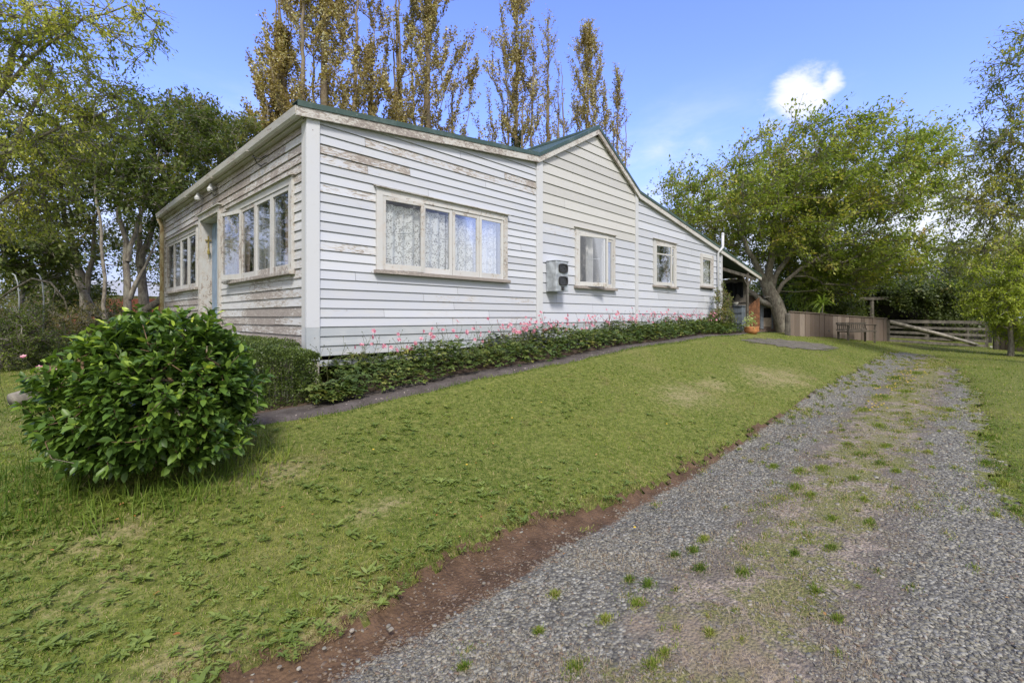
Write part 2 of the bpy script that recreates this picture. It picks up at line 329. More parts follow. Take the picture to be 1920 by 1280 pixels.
def drivemat():
    n = NT('drive_gravel'); co = n.coord(); so_, md, tn, eg = n.var()
    st = n.new('TexVoronoi', feature='F1'); n.L(n.coord((1, 1.3, 1)), st.inputs['Vector']); st.inputs['Scale'].default_value = 55
    bw = n.new('SeparateColor'); n.L(st.outputs['Color'], bw.inputs[0]); r = bw.outputs[0]
    gc = n.ramp(r, [(0, (.07, .067, .055)), (.45, (.17, .164, .136)), (.8, (.25, .242, .20)), (1, (.38, .37, .31))])
    fine = n.noise(co, 90, 4, .7); med = n.noise(co, 9, 5, .65); big = n.noise(co, 1.6, 4, .6)
    gc = n.mix(n.math('MULTIPLY', n.step(st.outputs['Distance'], .35, .75), .6), gc, (.055, .05, .045))
    earth = n.mix(n.step(med, .3, .7), (.060, .036, .020), (.125, .076, .045)); earth = n.mix(n.math('MULTIPLY', n.step(fine, .55, .7), .5), earth, (.19, .13, .085))
    brn = n.mix(n.step(fine, .3, .7), (.085, .068, .052), (.19, .16, .13))
    straw = n.mix(n.step(n.noise(co, 45, 5, .75), .35, .68), (.12, .095, .07), (.42, .35, .28))
    moss = n.mix(n.step(fine, .35, .65), (.08, .09, .025), (.20, .20, .05))
    m1 = n.step(n.math('ADD', n.math('MULTIPLY', md, .55), n.math('MULTIPLY', n.noise(co, 2.3, 6, .68), .95)), .66, .86)
    c = n.mix(n.math('MULTIPLY', m1, .8), gc, brn)
    c = n.mix(n.math('MULTIPLY', n.step(n.math('ADD', n.math('MULTIPLY', md, .42), n.math('MULTIPLY', n.noise(co, 4.1, 6, .7, .4), .9)), .74, .83), .85), c, straw)
    c = n.mix(n.math('MULTIPLY', n.step(n.math('ADD', n.math('MULTIPLY', md, .30), n.math('MULTIPLY', n.noise(n.coord((1, 1, 1), rot=(0, 0, 1)), 3.3, 6, .7, .4), .9)), .66, .77), .8), c, moss)
    c = n.mix(n.step(n.math('MULTIPLY', tn, n.math('ADD', med, .25)), .34, .85), c, n.mix(n.step(fine, .35, .7), (.17, .135, .10), (.25, .20, .15)))
    c = n.mix(n.step(n.math('ADD', so_, n.math('MULTIPLY', n.math('SUBTRACT', med, .5), 1.1)), .35, .65), c, earth)
    c = n.mix(n.step(n.math('ADD', eg, n.math('MULTIPLY', n.math('SUBTRACT', med, .5), 1.6)), .4, .75), c, moss)
    h = n.math('ADD', n.math('MULTIPLY', n.math('SUBTRACT', 1., st.outputs['Distance']), .8), n.math('MULTIPLY', fine, .4))
    return n.bsdf(c, .85, h, .9, .012, spec=.25)
o = npmesh('driveway', V, F, drivemat(), var=np.stack([soil, midw, tan, np.clip(edgeg, 0, 1)], 1), smooth=True)
tag(o, 'grey crushed slate drive with a weedy middle and bare soil edge', 'driveway', kind='structure')
# thin worn gravel patch by the porch
pp = [hit(*p) for p in ((1410, 634), (1470, 637), (1560, 648), (1566, 656), (1500, 655), (1430, 645), (1395, 640))]
def concmat(name, c0, c1):
    n = NT(name); co = n.coord(); a = n.noise(co, 5, 8, .78); b = n.noise(co, 60, 4, .7)
    c = n.mix(n.step(a, .3, .7), c0, c1); c = n.mix(n.math('MULTIPLY', n.step(b, .5, .68), .55), c, tuple(x*.45 for x in c0)); c = n.mix(n.math('MULTIPLY', n.step(n.noise(co, 30, 3), .66, .70), .8), c, (.42, .36, .30))
    return n.bsdf(c, .95, b, .6, .01, spec=.15)
M_CONC = concmat('old_path_concrete', (.060, .050, .044), (.12, .105, .098))
cp_ = np.mean(pp, 0); mb = MB(); ring = []
for k in range(40):
    t = k/40*len(pp); i = int(t) % len(pp); q = pp[i]*(1-t % 1)+pp[(i+1) % len(pp)]*(t % 1); q = cp_+(q-cp_)*(1+.16*math.sin(k*2.7)+.08*math.sin(k*5.1)); ring.append(q)
vs = [(cp_[0], cp_[1], gz(cp_[0], cp_[1])+.012)]
for s_ in (.5, 1.): vs += [(cp_+(q-cp_)*s_)[:2].tolist()+[gz(*(cp_+(q-cp_)*s_)[:2])+.012] for q in ring]
mb.add(vs, [(0, 1+k, 1+(k+1) % 40) for k in range(40)]+[(1+k, 41+k, 41+(k+1) % 40, 1+(k+1) % 40) for k in range(40)])
o = mb.build('gravel_patch', concmat('worn_grey_gravel', (.085, .078, .062), (.17, .155, .13))); tag(o, 'thin patch of worn grey gravel in the grass before the porch', 'gravel', kind='structure')
# concrete path and soil bed beside the gable side
def strip(name, x0, x1, yo, yi, dz, mat, nx=160, ny=6):
    xs = np.linspace(x0, x1, nx); V = []
    for x in xs:
        for k in range(ny):
            t = k/(ny-1); y = yo(x)*(1-t)+yi(x)*t; V.append((x, y, gz(x, y)+dz-(.05 if k == 0 else 0)))
    V = np.array(V); i, j = np.meshgrid(np.arange(nx-1), np.arange(ny-1), indexing='ij'); k = i*ny+j
    return npmesh(name, V, np.stack([k, k+ny, k+ny+1, k+1], -1).reshape(-1, 4), mat, smooth=False)
PO = lambda x: -1.25+.018*math.sin(x*5)+.01*math.sin(x*13)+np.interp(x, [-1, 0, 12], [0, 0, .1]); PI_ = lambda x: -.92
o = strip('path', -1.25, 13.2, PO, lambda x: -.86, .035, M_CONC); tag(o, 'narrow weathered concrete path along the flower bed', 'path', kind='structure')
o = strip('flower_bed', -1.25, 12.7, lambda x: -.90+.03*math.sin(x*9), lambda x: .3, .055, concmat('bed_soil', (.06, .042, .03), (.11, .08, .06))); tag(o, 'bare soil under the plants beside the cottage', 'soil', kind='structure')
# ------------------------------------------------------------------ cottage
cot = empty('cottage', (0, 0, 0), 'weathered white weatherboard cottage with green iron roof and peeling paint', 'cottage')
class Wl:   # wall frame: u along, o outwards, z up
    def __init__(s, kind): s.k = kind
    def __call__(s, u, o, z): return (u, -o, z) if s.k == 'R' else (-o, u, z)
WR, WL_ = Wl('R'), Wl('L')
def boards(W_, ua, ub, z0, e, ztop, holes, attr, joint=3.2, phase=0., wob=.0):
    mb = MB(); nrow = int(np.ceil((max(ztop(u) for u in np.linspace(ua, ub, 30))-z0)/e))
    for r in range(nrow):
        za, zb = z0+r*e, z0+(r+1)*e; zc = (za+zb)/2
        cuts = [(ua, ub)]
        for (h0, h1, hz0, hz1) in holes:
            if hz0 < zc < hz1:
                nc = []
                for a, b in cuts:
                    if h1 <= a or h0 >= b: nc.append((a, b)); continue
                    if h0 > a: nc.append((a, h0))
                    if h1 < b: nc.append((h1, b))
                cuts = nc
        for a, b in cuts:
            js = [a]; x = a+random.uniform(.4, joint)
            while x < b-.3: js.append(x); x += random.uniform(joint*.5, joint*1.3)
            js.append(b)
            for p, q in zip(js[:-1], js[1:]):
                q_ = q-(.004 if q < b else 0); sag = random.uniform(-.003, .003)+(random.uniform(-wob, wob))
                n_ = max(2, int((q_-p)/.25)+1); us = list(np.linspace(p, q_, n_))
                brk = []
                dd = np.linspace(p, q_, 400); tt = np.array([ztop(u) for u in dd])
                for zz in (za, zb): 
                    s_ = np.where(np.diff(np.sign(tt-zz)))[0]; brk += [float(dd[i]) for i in s_]
                us = sorted(us+brk); A = attr(r, (p+q)/2, zc); prev = None; ph = random.uniform(0, 6)
                for u in us:
                    zt = min(zb, ztop(u)); 
                    if zt < za+.002: prev = None if prev is None else prev; zt = za+.001
                    w = sag+wob*.5*math.sin(u*2.1+ph); sl = (zb-za)
                    def out(z_): return .024-.016*(z_-za)/sl
                    zg = max(za+.0005, zt-.011)
                    prof = [(.002, za+w), (out(za), za+w), (out(zg), zg+w), (.001, zg+w+.0005), (.001, max(zt, zg+.001))]
                    cur = [W_(u, o_, z_) for o_, z_ in prof]
                    if prev is not None and (zt > za+.002 or pz > za+.002): mb.add(prev+cur, [(k, k+5, k+6, k+1) for k in range(4)], A)
                    prev = cur; pz = zt
    return mb
# gable-side roof line (underside of barge) in X
RL = [(-.15, 2.757), (0, 2.775), (4.05, 3.215), (5.93, 4.24), (7.62, 3.235), (12.86, 2.46), (16.6, 1.83)]
rx, rz = [p[0] for p in RL], [p[1] for p in RL]
roofl = lambda u: float(np.interp(u, rx, rz))
def win_hole(w): return (w[0]+.05, w[1]-.05, w[2]+.03, w[3]-.04)
# (u0, u1, z bottom of sill, z top of head trim)
WIN_R = [(.86, 3.28, 1.03, 2.145), (5.19, 6.62, 1.03, 2.21), (8.39, 9.62, 1.20, 2.37), (11.22, 12.13, 1.315, 2.31)]
WIN_L = [(.38, 3.03, .985, 2.18), (4.93, 7.65, .985, 2.19)]
DOOR = (3.45, 4.80, -.05, 2.34)
hr = [win_hole(w) for w in WIN_R]; hl = [win_hole(w) for w in WIN_L]+[(DOOR[0]+.05, DOOR[1]-.05, -.3, DOOR[3]-.05)]
wall_r = empty('wall', (0, 0, 0), parent=cot); wall_r['label'] = 'white painted gable side wall with grey lower boards'
def a1(r, u, z):
    pk = .0
    if (2.28 < z < 2.52 and u < 1.9): pk = .82
    if (2.62 < z < 2.9 and u > 2.0): pk = .76
    if (1.98 < z < 2.15 and u < .9): pk = .8
    if (z < 1.4 and z > 1.25 and u < .9) or (1.1 < z < 1.2 and u > 3): pk = .7
    return (random.random(), .12*random.random(), 1. if r < 3 else 0., pk*random.uniform(.7, 1)+(.30 if random.random() < .10 else .0))
boards(WR, .115, 4.03, 0., .1150, lambda u: roofl(u)+.02, hr, a1).build('siding', P_SIDE, wall_r)
def a2(r, u, z): return (random.random(), 1. if z > 2.27 else float(random.random() < .15)*.5, 1. if z < .36 else 0., .5 if 2.0 < z < 2.42 and u < 5.3 else .02)
boards(WR, 4.19, 7.51, .0, .1825, lambda u: roofl(u)+.02, hr, a2, 9).build('siding', P_SIDE, wall_r)
boards(WR, 7.63, 12.79, .0, .1825, lambda u: roofl(u)+.02, hr, lambda r, u, z: (random.random(), .0, 1. if z < .36 else 0., .02), 3.6).build('siding', P_SIDE, wall_r)
wall_l = empty('wall', (0, 0, 0), parent=cot); wall_l['label'] = 'shaded front wall with stained flaking weatherboards'
def a3(r, u, z): return (random.random(), random.random()*.5, 0, random.uniform(.25, 1.)*(1. if z > 2.1 or z < .6 or u > 3 else .45))
boards(WL_, .10, 8.0, -.10, .1150, lambda u: 2.765, hl, a3, 2.4, wob=.004).build('siding', P_FRONT, wall_l)
# hidden walls, floor and inner lining keep the rooms dark
mb = MB()
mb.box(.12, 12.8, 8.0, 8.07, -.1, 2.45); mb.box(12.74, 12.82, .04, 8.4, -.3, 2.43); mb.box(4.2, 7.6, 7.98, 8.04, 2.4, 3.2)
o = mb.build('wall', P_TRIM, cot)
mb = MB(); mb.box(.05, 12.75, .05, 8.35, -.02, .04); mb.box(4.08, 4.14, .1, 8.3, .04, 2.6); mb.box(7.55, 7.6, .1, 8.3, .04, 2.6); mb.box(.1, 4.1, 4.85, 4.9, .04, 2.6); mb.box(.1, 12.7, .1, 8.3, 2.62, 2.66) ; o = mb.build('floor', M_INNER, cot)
def in_lin(W_, a, b, z0, z1, holes):   # room lining behind the boards
    m = MB(); cur = a
    for (h0, h1, hz0, hz1) in sorted(holes):
        for (x0, x1, c, d) in ((cur, h0, z0, z1), (h0, h1, z0, hz0), (h0, h1, hz1, z1)):
            if x1 > x0 and d > c: m.box8([W_(x0, -.10, c), W_(x1, -.10, c), W_(x1, -.004, c), W_(x0, -.004, c), W_(x0, -.10, d), W_(x1, -.10, d), W_(x1, -.004, d), W_(x0, -.004, d)])
        cur = h1
    m.box8([W_(cur, -.10, z0), W_(b, -.10, z0), W_(b, -.004, z0), W_(cur, -.004, z0), W_(cur, -.10, z1), W_(b, -.10, z1), W_(b, -.004, z1), W_(cur, -.004, z1)])
    return m
hr2 = [(a, b, max(c, .01), d) for a, b, c, d in hr]; hl2 = [(a, b, max(c, -.0), d) for a, b, c, d in hl]
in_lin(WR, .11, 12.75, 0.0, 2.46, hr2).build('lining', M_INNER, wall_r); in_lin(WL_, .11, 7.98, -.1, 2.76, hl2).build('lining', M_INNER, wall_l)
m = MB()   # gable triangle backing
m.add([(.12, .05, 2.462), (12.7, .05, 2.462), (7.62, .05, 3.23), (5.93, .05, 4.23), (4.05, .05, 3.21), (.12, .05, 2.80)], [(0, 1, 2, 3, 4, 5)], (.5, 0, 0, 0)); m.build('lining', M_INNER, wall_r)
# corner boards and cover boards
def corner(name, W_, u0, u1, z0, z1, o1=.042, A=(.7, 0, 0, .05), g=None, extra=0):
    m = MB(); m.box8([W_(u0, extra, z0), W_(u1, extra, z0), W_(u1, o1, z0), W_(u0, o1, z0), W_(u0, extra, z1), W_(u1, extra, z1), W_(u1, o1, z1), W_(u0, o1, z1)], A)
    return m
m = MB()
for W_, u0, u1, A, zt in ((WR, -.043, .115, (.8, 0, 0, 0), 2.80), (WL_, .0, .105, (.55, .7, 0, .15), 2.78)):
    for za, zb, G in ((-.05, .335, 1.), (.335, zt, 0.)):
        A_ = (A[0], A[1] if za > .3 else .2, G*(1. if W_ is WR else .4), A[3]+(0 if za > .3 else .35*(W_ is WL_)))
        uu0, uu1 = (u0, u1) if W_ is WR else (u0, u1)
        m.box8([W_(uu0, -.01, za), W_(uu1, -.01, za), W_(uu1, .043, za), W_(uu0, .043, za), W_(uu0, -.01, zb), W_(uu1, -.01, zb), W_(uu1, .043, zb), W_(uu0, .043, zb)], A_)
m.build('corner_board', P_TRIM, cot, bevel=.004)
for u0, u1, zt, A in ((4.03, 4.19, 3.31, .8), (7.51, 7.63, 3.33, .6), (12.79, 12.86, 2.49, .5)):
    m = MB()
    for za, zb, G in ((-.03 if u0 < 9 else -.15, .345, .9), (.345, zt, 0)):
        m.box(u0, u1, -.046, .01, za, zb, (A, .1, G, .1))
    m.build('corner_board', P_TRIM, cot, bevel=.003)
m = MB(); m.box(-.042, .05, 8.0, 8.08, -.2, 2.78, (.4, .5, 0, .4)); m.build('corner_board', P_FRAME2, cot)
# skirting slat and piles under the near corner
m = MB(); m.box(.02, 4.6, -.020, .004, -.125, -.055, (.5, .1, 1, .2)); m.box(4.6, 7.4, -.018, .004, -.115, -.05, (.3, .1, 1, .3)); m.build('base_board', P_SIDE, cot)
for x, y in ((-.02, -.03), (2.0, .06), (4.1, .06), (6.0, .06), (.0, 2.2), (0, 4.5), (0, 6.8)):
    m = MB(); m.box(x, x+.13, y, y+.13, gz(x, y)-.1, -.06 if y > 0 else -.05, (.4, 1, 0, .5)); m.build('pile', P_FRAME2, cot)
m = MB(); m.box(.3, 12.5, 1.2, 1.25, -.7, -.03); m.box(.9, .95, .3, 8, -.7, -.03); m.build('subfloor_shade', M_CLOTH_SHADE, cot)  # near-black sheets put in as the shade of the void under the floor
# roof: corrugated iron sheets over each slope, barge boards, flashing
def roof_sheet(xa, za, xb, zb, y0, y1, th=.02, mat=None):
    n_ = int((y1-y0)/.038); ys = np.linspace(y0, y1, n_); xs = np.linspace(0, 1, 5); V = []; 
    for t in xs:
        for k, y in enumerate(ys): V.append((xa+(xb-xa)*t, y, za+(zb-za)*t+(.009 if k % 2 else -.009)))
    V = np.array(V); i, j = np.meshgrid(np.arange(4), np.arange(n_-1), indexing='ij'); k = i*n_+j
    return npmesh('roof', V, np.stack([k, k+n_, k+n_+1, k+1], -1).reshape(-1, 4), mat or M_ROOF, cot, var=np.full(len(V), .5))
TT = .14   # barge depth above RL
segs = [(-.165, 2.755, 4.05, 3.215), (4.05, 3.215, 5.93, 4.24), (5.93, 4.24, 7.64, 3.228), (7.64, 3.228, 16.62, 1.83)]
for (xa, za, xb, zb) in segs:
    roof_sheet(xa, za+TT-.01, xb, zb+TT-.01, -.085, 8.12)
# soffit / purlin boards just under the iron so no light leaks in
m = MB()
for (xa, za, xb, zb) in segs[:3]+[(7.64, 3.228, 12.86, 2.46)]:
    m.add([(xa+.36*(xa < 0), .05, za+.06), (xb, .05, zb+.06), (xb, 8.4, zb+.06), (xa+.36*(xa < 0), 8.4, za+.06)], [(0, 1, 2, 3)], (.5, 0, 0, 0))
m.build('ceiling', M_INNER, cot)
for i, (xa, za, xb, zb) in enumerate(segs):
    b = MB(); L_ = math.hypot(xb-xa, zb-za); n_ = max(2, int(L_/2.6)); 
    for k in range(n_):
        t0, t1 = k/n_, (k+1)/n_-.001; p0 = (xa+(xb-xa)*t0, za+(zb-za)*t0+random.uniform(-.004, .004)); p1 = (xa+(xb-xa)*t1, za+(zb-za)*t1)
        y0, y1 = -.085-.002*k, -.058
        b.box8([(p0[0], y0, p0[1]), (p1[0], y0, p1[1]), (p1[0], y1, p1[1]), (p0[0], y1, p0[1]), (p0[0], y0, p0[1]+.105), (p1[0], y0, p1[1]+.105), (p1[0], y1, p1[1]+.105), (p0[0], y1, p0[1]+.105)], (.7, .5, 0, random.uniform(.2, .7)))
        b.box8([(p0[0], -.056, p0[1]+.01), (p1[0], -.056, p1[1]+.01), (p1[0], -.026, p1[1]+.01), (p0[0], -.026, p0[1]+.01), (p0[0], -.056, p0[1]+.10), (p1[0], -.056, p1[1]+.10), (p1[0], -.026, p1[1]+.10), (p0[0], -.026, p0[1]+.10)], (.3, .5, 0, .4))
    b.build('barge_board', P_BARGE, cot)
    f = MB(); o_ = 107e-3; hh = TT+.032
    f.box8([(xa, -.098, za+o_), (xb, -.098, zb+o_), (xb, -.090, zb+o_), (xa, -.090, za+o_), (xa, -.098, za+hh), (xb, -.098, zb+hh), (xb, -.090, zb+hh), (xa, -.090, za+hh)], (.5, 0, 0, 0))
    f.box8([(xa, -.0975, za+hh-.004), (xb, -.0975, zb+hh-.004), (xb, .08, zb+hh-.004), (xa, .08, za+hh-.004), (xa, -.0975, za+hh+.001), (xb, -.0975, zb+hh+.001), (xb, .08, zb+hh+.001), (xa, .08, za+hh+.001)], (.5, 0, 0, 0))
    f.build('flashing', M_ROOF, cot)
# ridge cap
m = MB(); m.tube([(5.93, -.09, 4.24+TT), (5.93, 8.1, 4.24+TT)], .05, 8); m.build('ridge_cap', M_ROOF, cot)
# gutter along the front eave, quad profile
m = MB(); ys = np.linspace(-.05, 8.1, 30); prof = [(-.085, 2.855), (-.085, 2.80), (-.095, 2.768), (-.145, 2.760), (-.170, 2.785), (-.182, 2.868), (-.172, 2.880)]
vs = []
for y in ys: vs += [(x, y, z_-.006*math.sin(y*.6)+.003*math.sin(y*2.2)) for x, z_ in prof]
k7 = len(prof); fs = [(i*k7+j, i*k7+j+1, (i+1)*k7+j+1, (i+1)*k7+j) for i in range(len(ys)-1) for j in range(k7-1)]; fs.append(tuple(range(k7))); m.add(vs, fs, (.5, .7, 0, .5)); 
for y in (1.6, 3.4, 5.2, 7.0): m.box(-.186, -.08, y, y+.03, 2.753, 2.768, (.2, .8, 0, .8))
m.build('gutter', P_GUT, cot, smooth=False)
m = MB(); m.box8([(-.08, -.02, 2.745), (-.0, -.02, 2.755), (-.0, 8.02, 2.755), (-.08, 8.02, 2.745), (-.08, -.02, 2.765), (-.0, -.02, 2.775), (-.0, 8.02, 2.775), (-.08, 8.02, 2.765)], (.4, .8, 0, .45))
m.box(-.084, -.065, -.02, 8.02, 2.75, 2.85, (.4, .8, 0, .5)); m.build('soffit', P_GUT, cot)
def yellowpipe():
    n = NT('stained_pipe_paint'); a = n.noise(n.coord((2, 2, 1)), 5, 6, .7); c = n.mix(n.step(a, .42, .6), (.50, .42, .26), (.30, .20, .09)); return n.bsdf(c, .6, a, .2)
m = MB(); m.tube([(-.13, 8.06, 2.77), (-.10, 8.06, 2.7), (-.07, 8.03, 2.6), (-.07, 8.03, -.4)], .045, 10); m.build('downpipe', yellowpipe(), cot, smooth=True)
# wires and brackets under the front eave
m = MB()
for y0 in (3.6, 1.3):
    m = MB(); m.tube([(-.03, y0, 2.66), (-.10, y0+.05, 2.60), (-.15, y0+.18, 2.66), (-.10, y0+.3, 2.72), (-.04, y0+.34, 2.62), (-.03, y0+.2, 2.56), (-.08, y0+.1, 2.52), (-.03, y0, 2.56)], .007, 5); m.build('cable', M_DARK, cot)
for y0 in (3.75, 4.6):
    m = MB(); m.lathe((-.10, y0, 2.60), [(0, 0), (.05, .01), (.06, .05), (.03, .10), (.02, .14), (0, .14)], 12, (.5, .3, 0, .2)); m.tube([(-.02, y0, 2.70), (-.10, y0, 2.70)], .014, 6, (.5, .3, 0, 0)); m.build('eave_lamp', P_TRIM, cot)
# ---- windows
def rotpt(u, o_, hu, ho, ang): 
    du, do = u-hu, o_-ho; c, s_ = math.cos(ang), math.sin(ang); return hu+du*c-do*s_, ho+du*s_+do*c
def ub(m, W_, u0, u1, o0, o1, z0, z1, A, hinge=None):
    p = []
    for z_ in (z0, z1):
        for u, o_ in ((u0, o0), (u1, o0), (u1, o1), (u0, o1)):
            if hinge: u, o_ = rotpt(u, o_, *hinge)
            p.append(W_(u, o_, z_))
    m.box8(p, A)
def window(W_, w, sash, fm, curtain=M_LACE, tw=.085, curt=None, muntin=None, cap=True, mats=None):
    u0, u1, z0, z1 = w; e = empty('window', W_((u0+u1)/2, 0, z0), parent=cot)
    m = MB(); zt = z1-.0; zs = z0+.05; R = lambda: (random.random(), random.random()*.35, 0, random.uniform(0, .6))
    ub(m, W_, u0, u0+tw, .003, .052, zs, zt, R()); ub(m, W_, u1-tw, u1, .003, .052, zs, zt, R())
    ub(m, W_, u0+tw, u1-tw, .003, .050, zt-tw, zt, R())
    ub(m, W_, u0+tw-.012, u0+tw+.001, -.11, .010, zs, zt-tw+.012, R()); ub(m, W_, u1-tw-.001, u1-tw+.012, -.11, .010, zs, zt-tw+.012, R()); ub(m, W_, u0+tw-.01, u1-tw+.01, -.11, .008, zt-tw-.001, zt-tw+.012, R())
    m.build('frame', fm, e, bevel=.003)
    if cap:
        m = MB(); p = [W_(u0-.03, .003, zt+.030), W_(u1+.03, .003, zt+.030), W_(u1+.035, .085, zt+.008), W_(u0-.035, .085, zt+.008)]
        q = [W_(u0-.03, .003, zt+.042), W_(u1+.03, .003, zt+.042), W_(u1+.035, .085, zt+.020), W_(u0-.035, .085, zt+.020)]; m.box8(p+q, (.3, .9, 0, .6)); ub(m, W_, u0-.01, u1+.01, .003, .058, zt+.001, zt+.018, R()); m.build('drip_cap', P_BARGE, e)
    m = MB(); ub(m, W_, u0-.03, u1+.03, -.10, .095, z0, z0+.048, (.4, .3, 0, .8)); m.build('sill', P_SILL if W_ is WR else P_FRAME2, e, bevel=.004)
    ia, ib = u0+tw, u1-tw; za, zb = zs, zt-tw
    ws = np.array([s[0] for s in sash], float); ws = ws/ws.sum()*(ib-ia); cu = ia
    for k, s in enumerate(sash):
        a, b = cu+.004, cu+ws[k]-.004; cu += ws[k]; ang = math.radians(s[1]) if len(s) > 1 else 0
        if len(s) > 2 and s[2] == 'none': continue
        hg = None
        if ang: hg = (a, .01, ang) if s[2] == 'L' else (b, .01, -ang)
        m = MB(); st = .048; o0, o1 = (.004, .040) if not ang else (.006, .044)
        A = R(); ub(m, W_, a, a+st, o0, o1, za+.004, zb-.004, A, hg); ub(m, W_, b-st, b, o0, o1, za+.004, zb-.004, A, hg)
        ub(m, W_, a+st, b-st, o0+.001, o1-.002, za+.004, za+.085, R(), hg); ub(m, W_, a+st, b-st, o0+.001, o1-.002, zb-.056, zb-.004, A, hg)
        if muntin: ub(m, W_, a+st, b-st, o0+.004, o1-.006, za+(zb-za)*muntin, za+(zb-za)*muntin+.03, A, hg)
        so2 = m.build('sash', fm, e, bevel=.002)
        m = MB(); ub(m, W_, a+st-.005, b-st+.005, o0+.016, o0+.020, za+.08, zb-.05, (.5, 0, 0, 0), hg); m.build('pane', M_GLASS, e)
        if ang:
            m = MB(); hu = (a if s[2] == 'L' else b); fu = (b if s[2] == 'L' else a); p = rotpt(fu*.75+hu*.25, 0, *hg); zz = za+.55*(zb-za)
            m.tube([W_(p[0], p[1], zz), W_(p[0]*.6+hu*.4, -.02, zz-.02)], .006, 5); m.build('stay', M_STEEL, e)
    for (a, b, mt, od) in (curt or []):
        A_ = ia+(ib-ia)*a; B_ = ia+(ib-ia)*b; n_ = int((B_-A_)/.012)+2; V = []
        for zz in np.linspace(za+.01, zb-.01 if mt is not M_LACE else zb-.08, 8):
            for i in range(n_):
                t = i/(n_-1); u = A_+(B_-A_)*t; V.append(W_(u, -od+.018*math.sin(t*(B_-A_)*42+math.sin(zz*3)*.6)+.012*math.sin(t*17), zz))
        V = np.array(V); i, j = np.meshgrid(np.arange(7), np.arange(n_-1), indexing='ij'); kk = i*n_+j
        npmesh('curtain', V, np.stack([kk, kk+1, kk+n_+1, kk+n_], -1).reshape(-1, 4), mt, e, smooth=True)
    return e
full = [(0, .49, M_LACE, .055), (.50, .97, M_LACE, .06)]
window(WR, WIN_R[0], [(1.17, 5, 'L'), (1.,), (1.,), (1.,)], P_FRAME, curt=full)
window(WR, WIN_R[1], [(1.3, 15, 'L'), (.22, 0, 'none'), (.55,)], P_FRAME, curt=[(.40, .62, M_CURT, .13), (.86, 1, M_CURT, .13)])
window(WR, WIN_R[2], [(1.25, 10, 'L'), (.7,)], P_FRAME, curt=[(.35, .52, M_CURT, .14), (.72, 1., M_TANC, .10)], muntin=.74)
window(WR, WIN_R[3], [(1.,)], P_FRAME, tw=.11, curt=[(0, 1, M_LACE, .05)], cap=False)
window(WL_, WIN_L[0], [(1.,), (1.,), (1.,), (.95, 12, 'L')], P_FRAME2, curt=[(.12, .20, M_TANC, .1), (.30, .5, M_CURT, .12), (.55, .72, M_CURT, .14), (.76, 1, M_TANC, .08)])
window(WL_, WIN_L[1], [(1.,), (1.,), (1.,), (1.,)], P_FRAME2, curt=[(.02, .12, M_TANC, .1), (.7, .95, M_CURT, .12)])
# ---- recessed front door
u0, u1, z0, z1 = DOOR; e = empty('door', (0, (u0+u1)/2, z0), parent=cot)
m = MB(); R = lambda: (random.random(), random.random(), 0, random.uniform(.1, .5)); D_ = .20
ub(m, WL_, u0, u0+.10, .003, .055, z0, z1, R()); ub(m, WL_, u1-.10, u1, .003, .055, z0, z1, R()); ub(m, WL_, u0+.1, u1-.1, .003, .053, z1-.10, z1, R())
ub(m, WL_, u0+.08, u0+.102, -D_, .01, z0, z1-.1, R()); ub(m, WL_, u1-.102, u1-.08, -D_, .01, z0, z1-.1, R()); ub(m, WL_, u0+.102, u1-.102, -D_, .008, z1-.12, z1-.098, R()); ub(m, WL_, u0-.05, u1+.05, .003, .09, z1+.001, z1+.02, R())
ub(m, WL_, u0+.05, u1-.05, -D_, .06, z0-.06, z0-.001, R()); m.build('frame', P_FRAME2, e, bevel=.003)
m = MB(); a, b = u0+.104, u1-.104; ub(m, WL_, a, b, -.19, -.155, z0+.02, z1-.125, (.5, 0, 0, 0))
for k in range(5): t = a+(b-a)*(k+.06)/5; ub(m, WL_, t, t+(b-a)/5*.88, -.154, -.143, z0+.06, z1-.2, (.3+.1*k, 0, 0, 0))
m.build('leaf', M_DOOR, e, bevel=.002)
m = MB(); m.lathe((.12, a+.1, 1.0), [(0, -.03), (.025, -.02), (.03, 0), (.025, .02), (0, .03)], 10); m.build('handle', M_STEEL, e)
M_BRASS = plain('dull_yellow_brass', (.24, .19, .05), .6, .3, 20, metal=.1)
m = MB(); yy = u1-.106-.012; cx = .08     # hanging cross on the far door reveal
def cb(x0, x1, z0_, z1_): m.box(x0, x1, yy-.012, yy+.0, z0_, z1_, (.6, 0, 0, 0))
cb(cx-.009, cx+.009, 1.74, 1.98); cb(cx-.05, cx+.05, 1.885, 1.908); o = m.build('hanging_ornament', M_BRASS)
m = MB(); m.lathe((cx, yy-.03, 1.68), [(0, -.14), (.004, -.13), (.005, -.05), (.022, -.04), (.026, .01), (.014, .05), (.005, .065), (0, .07)], 10); m.build('bell', M_BRASS, o); tag(o, 'small yellow cross ornament hanging in the recess of the front doorway', 'ornament')
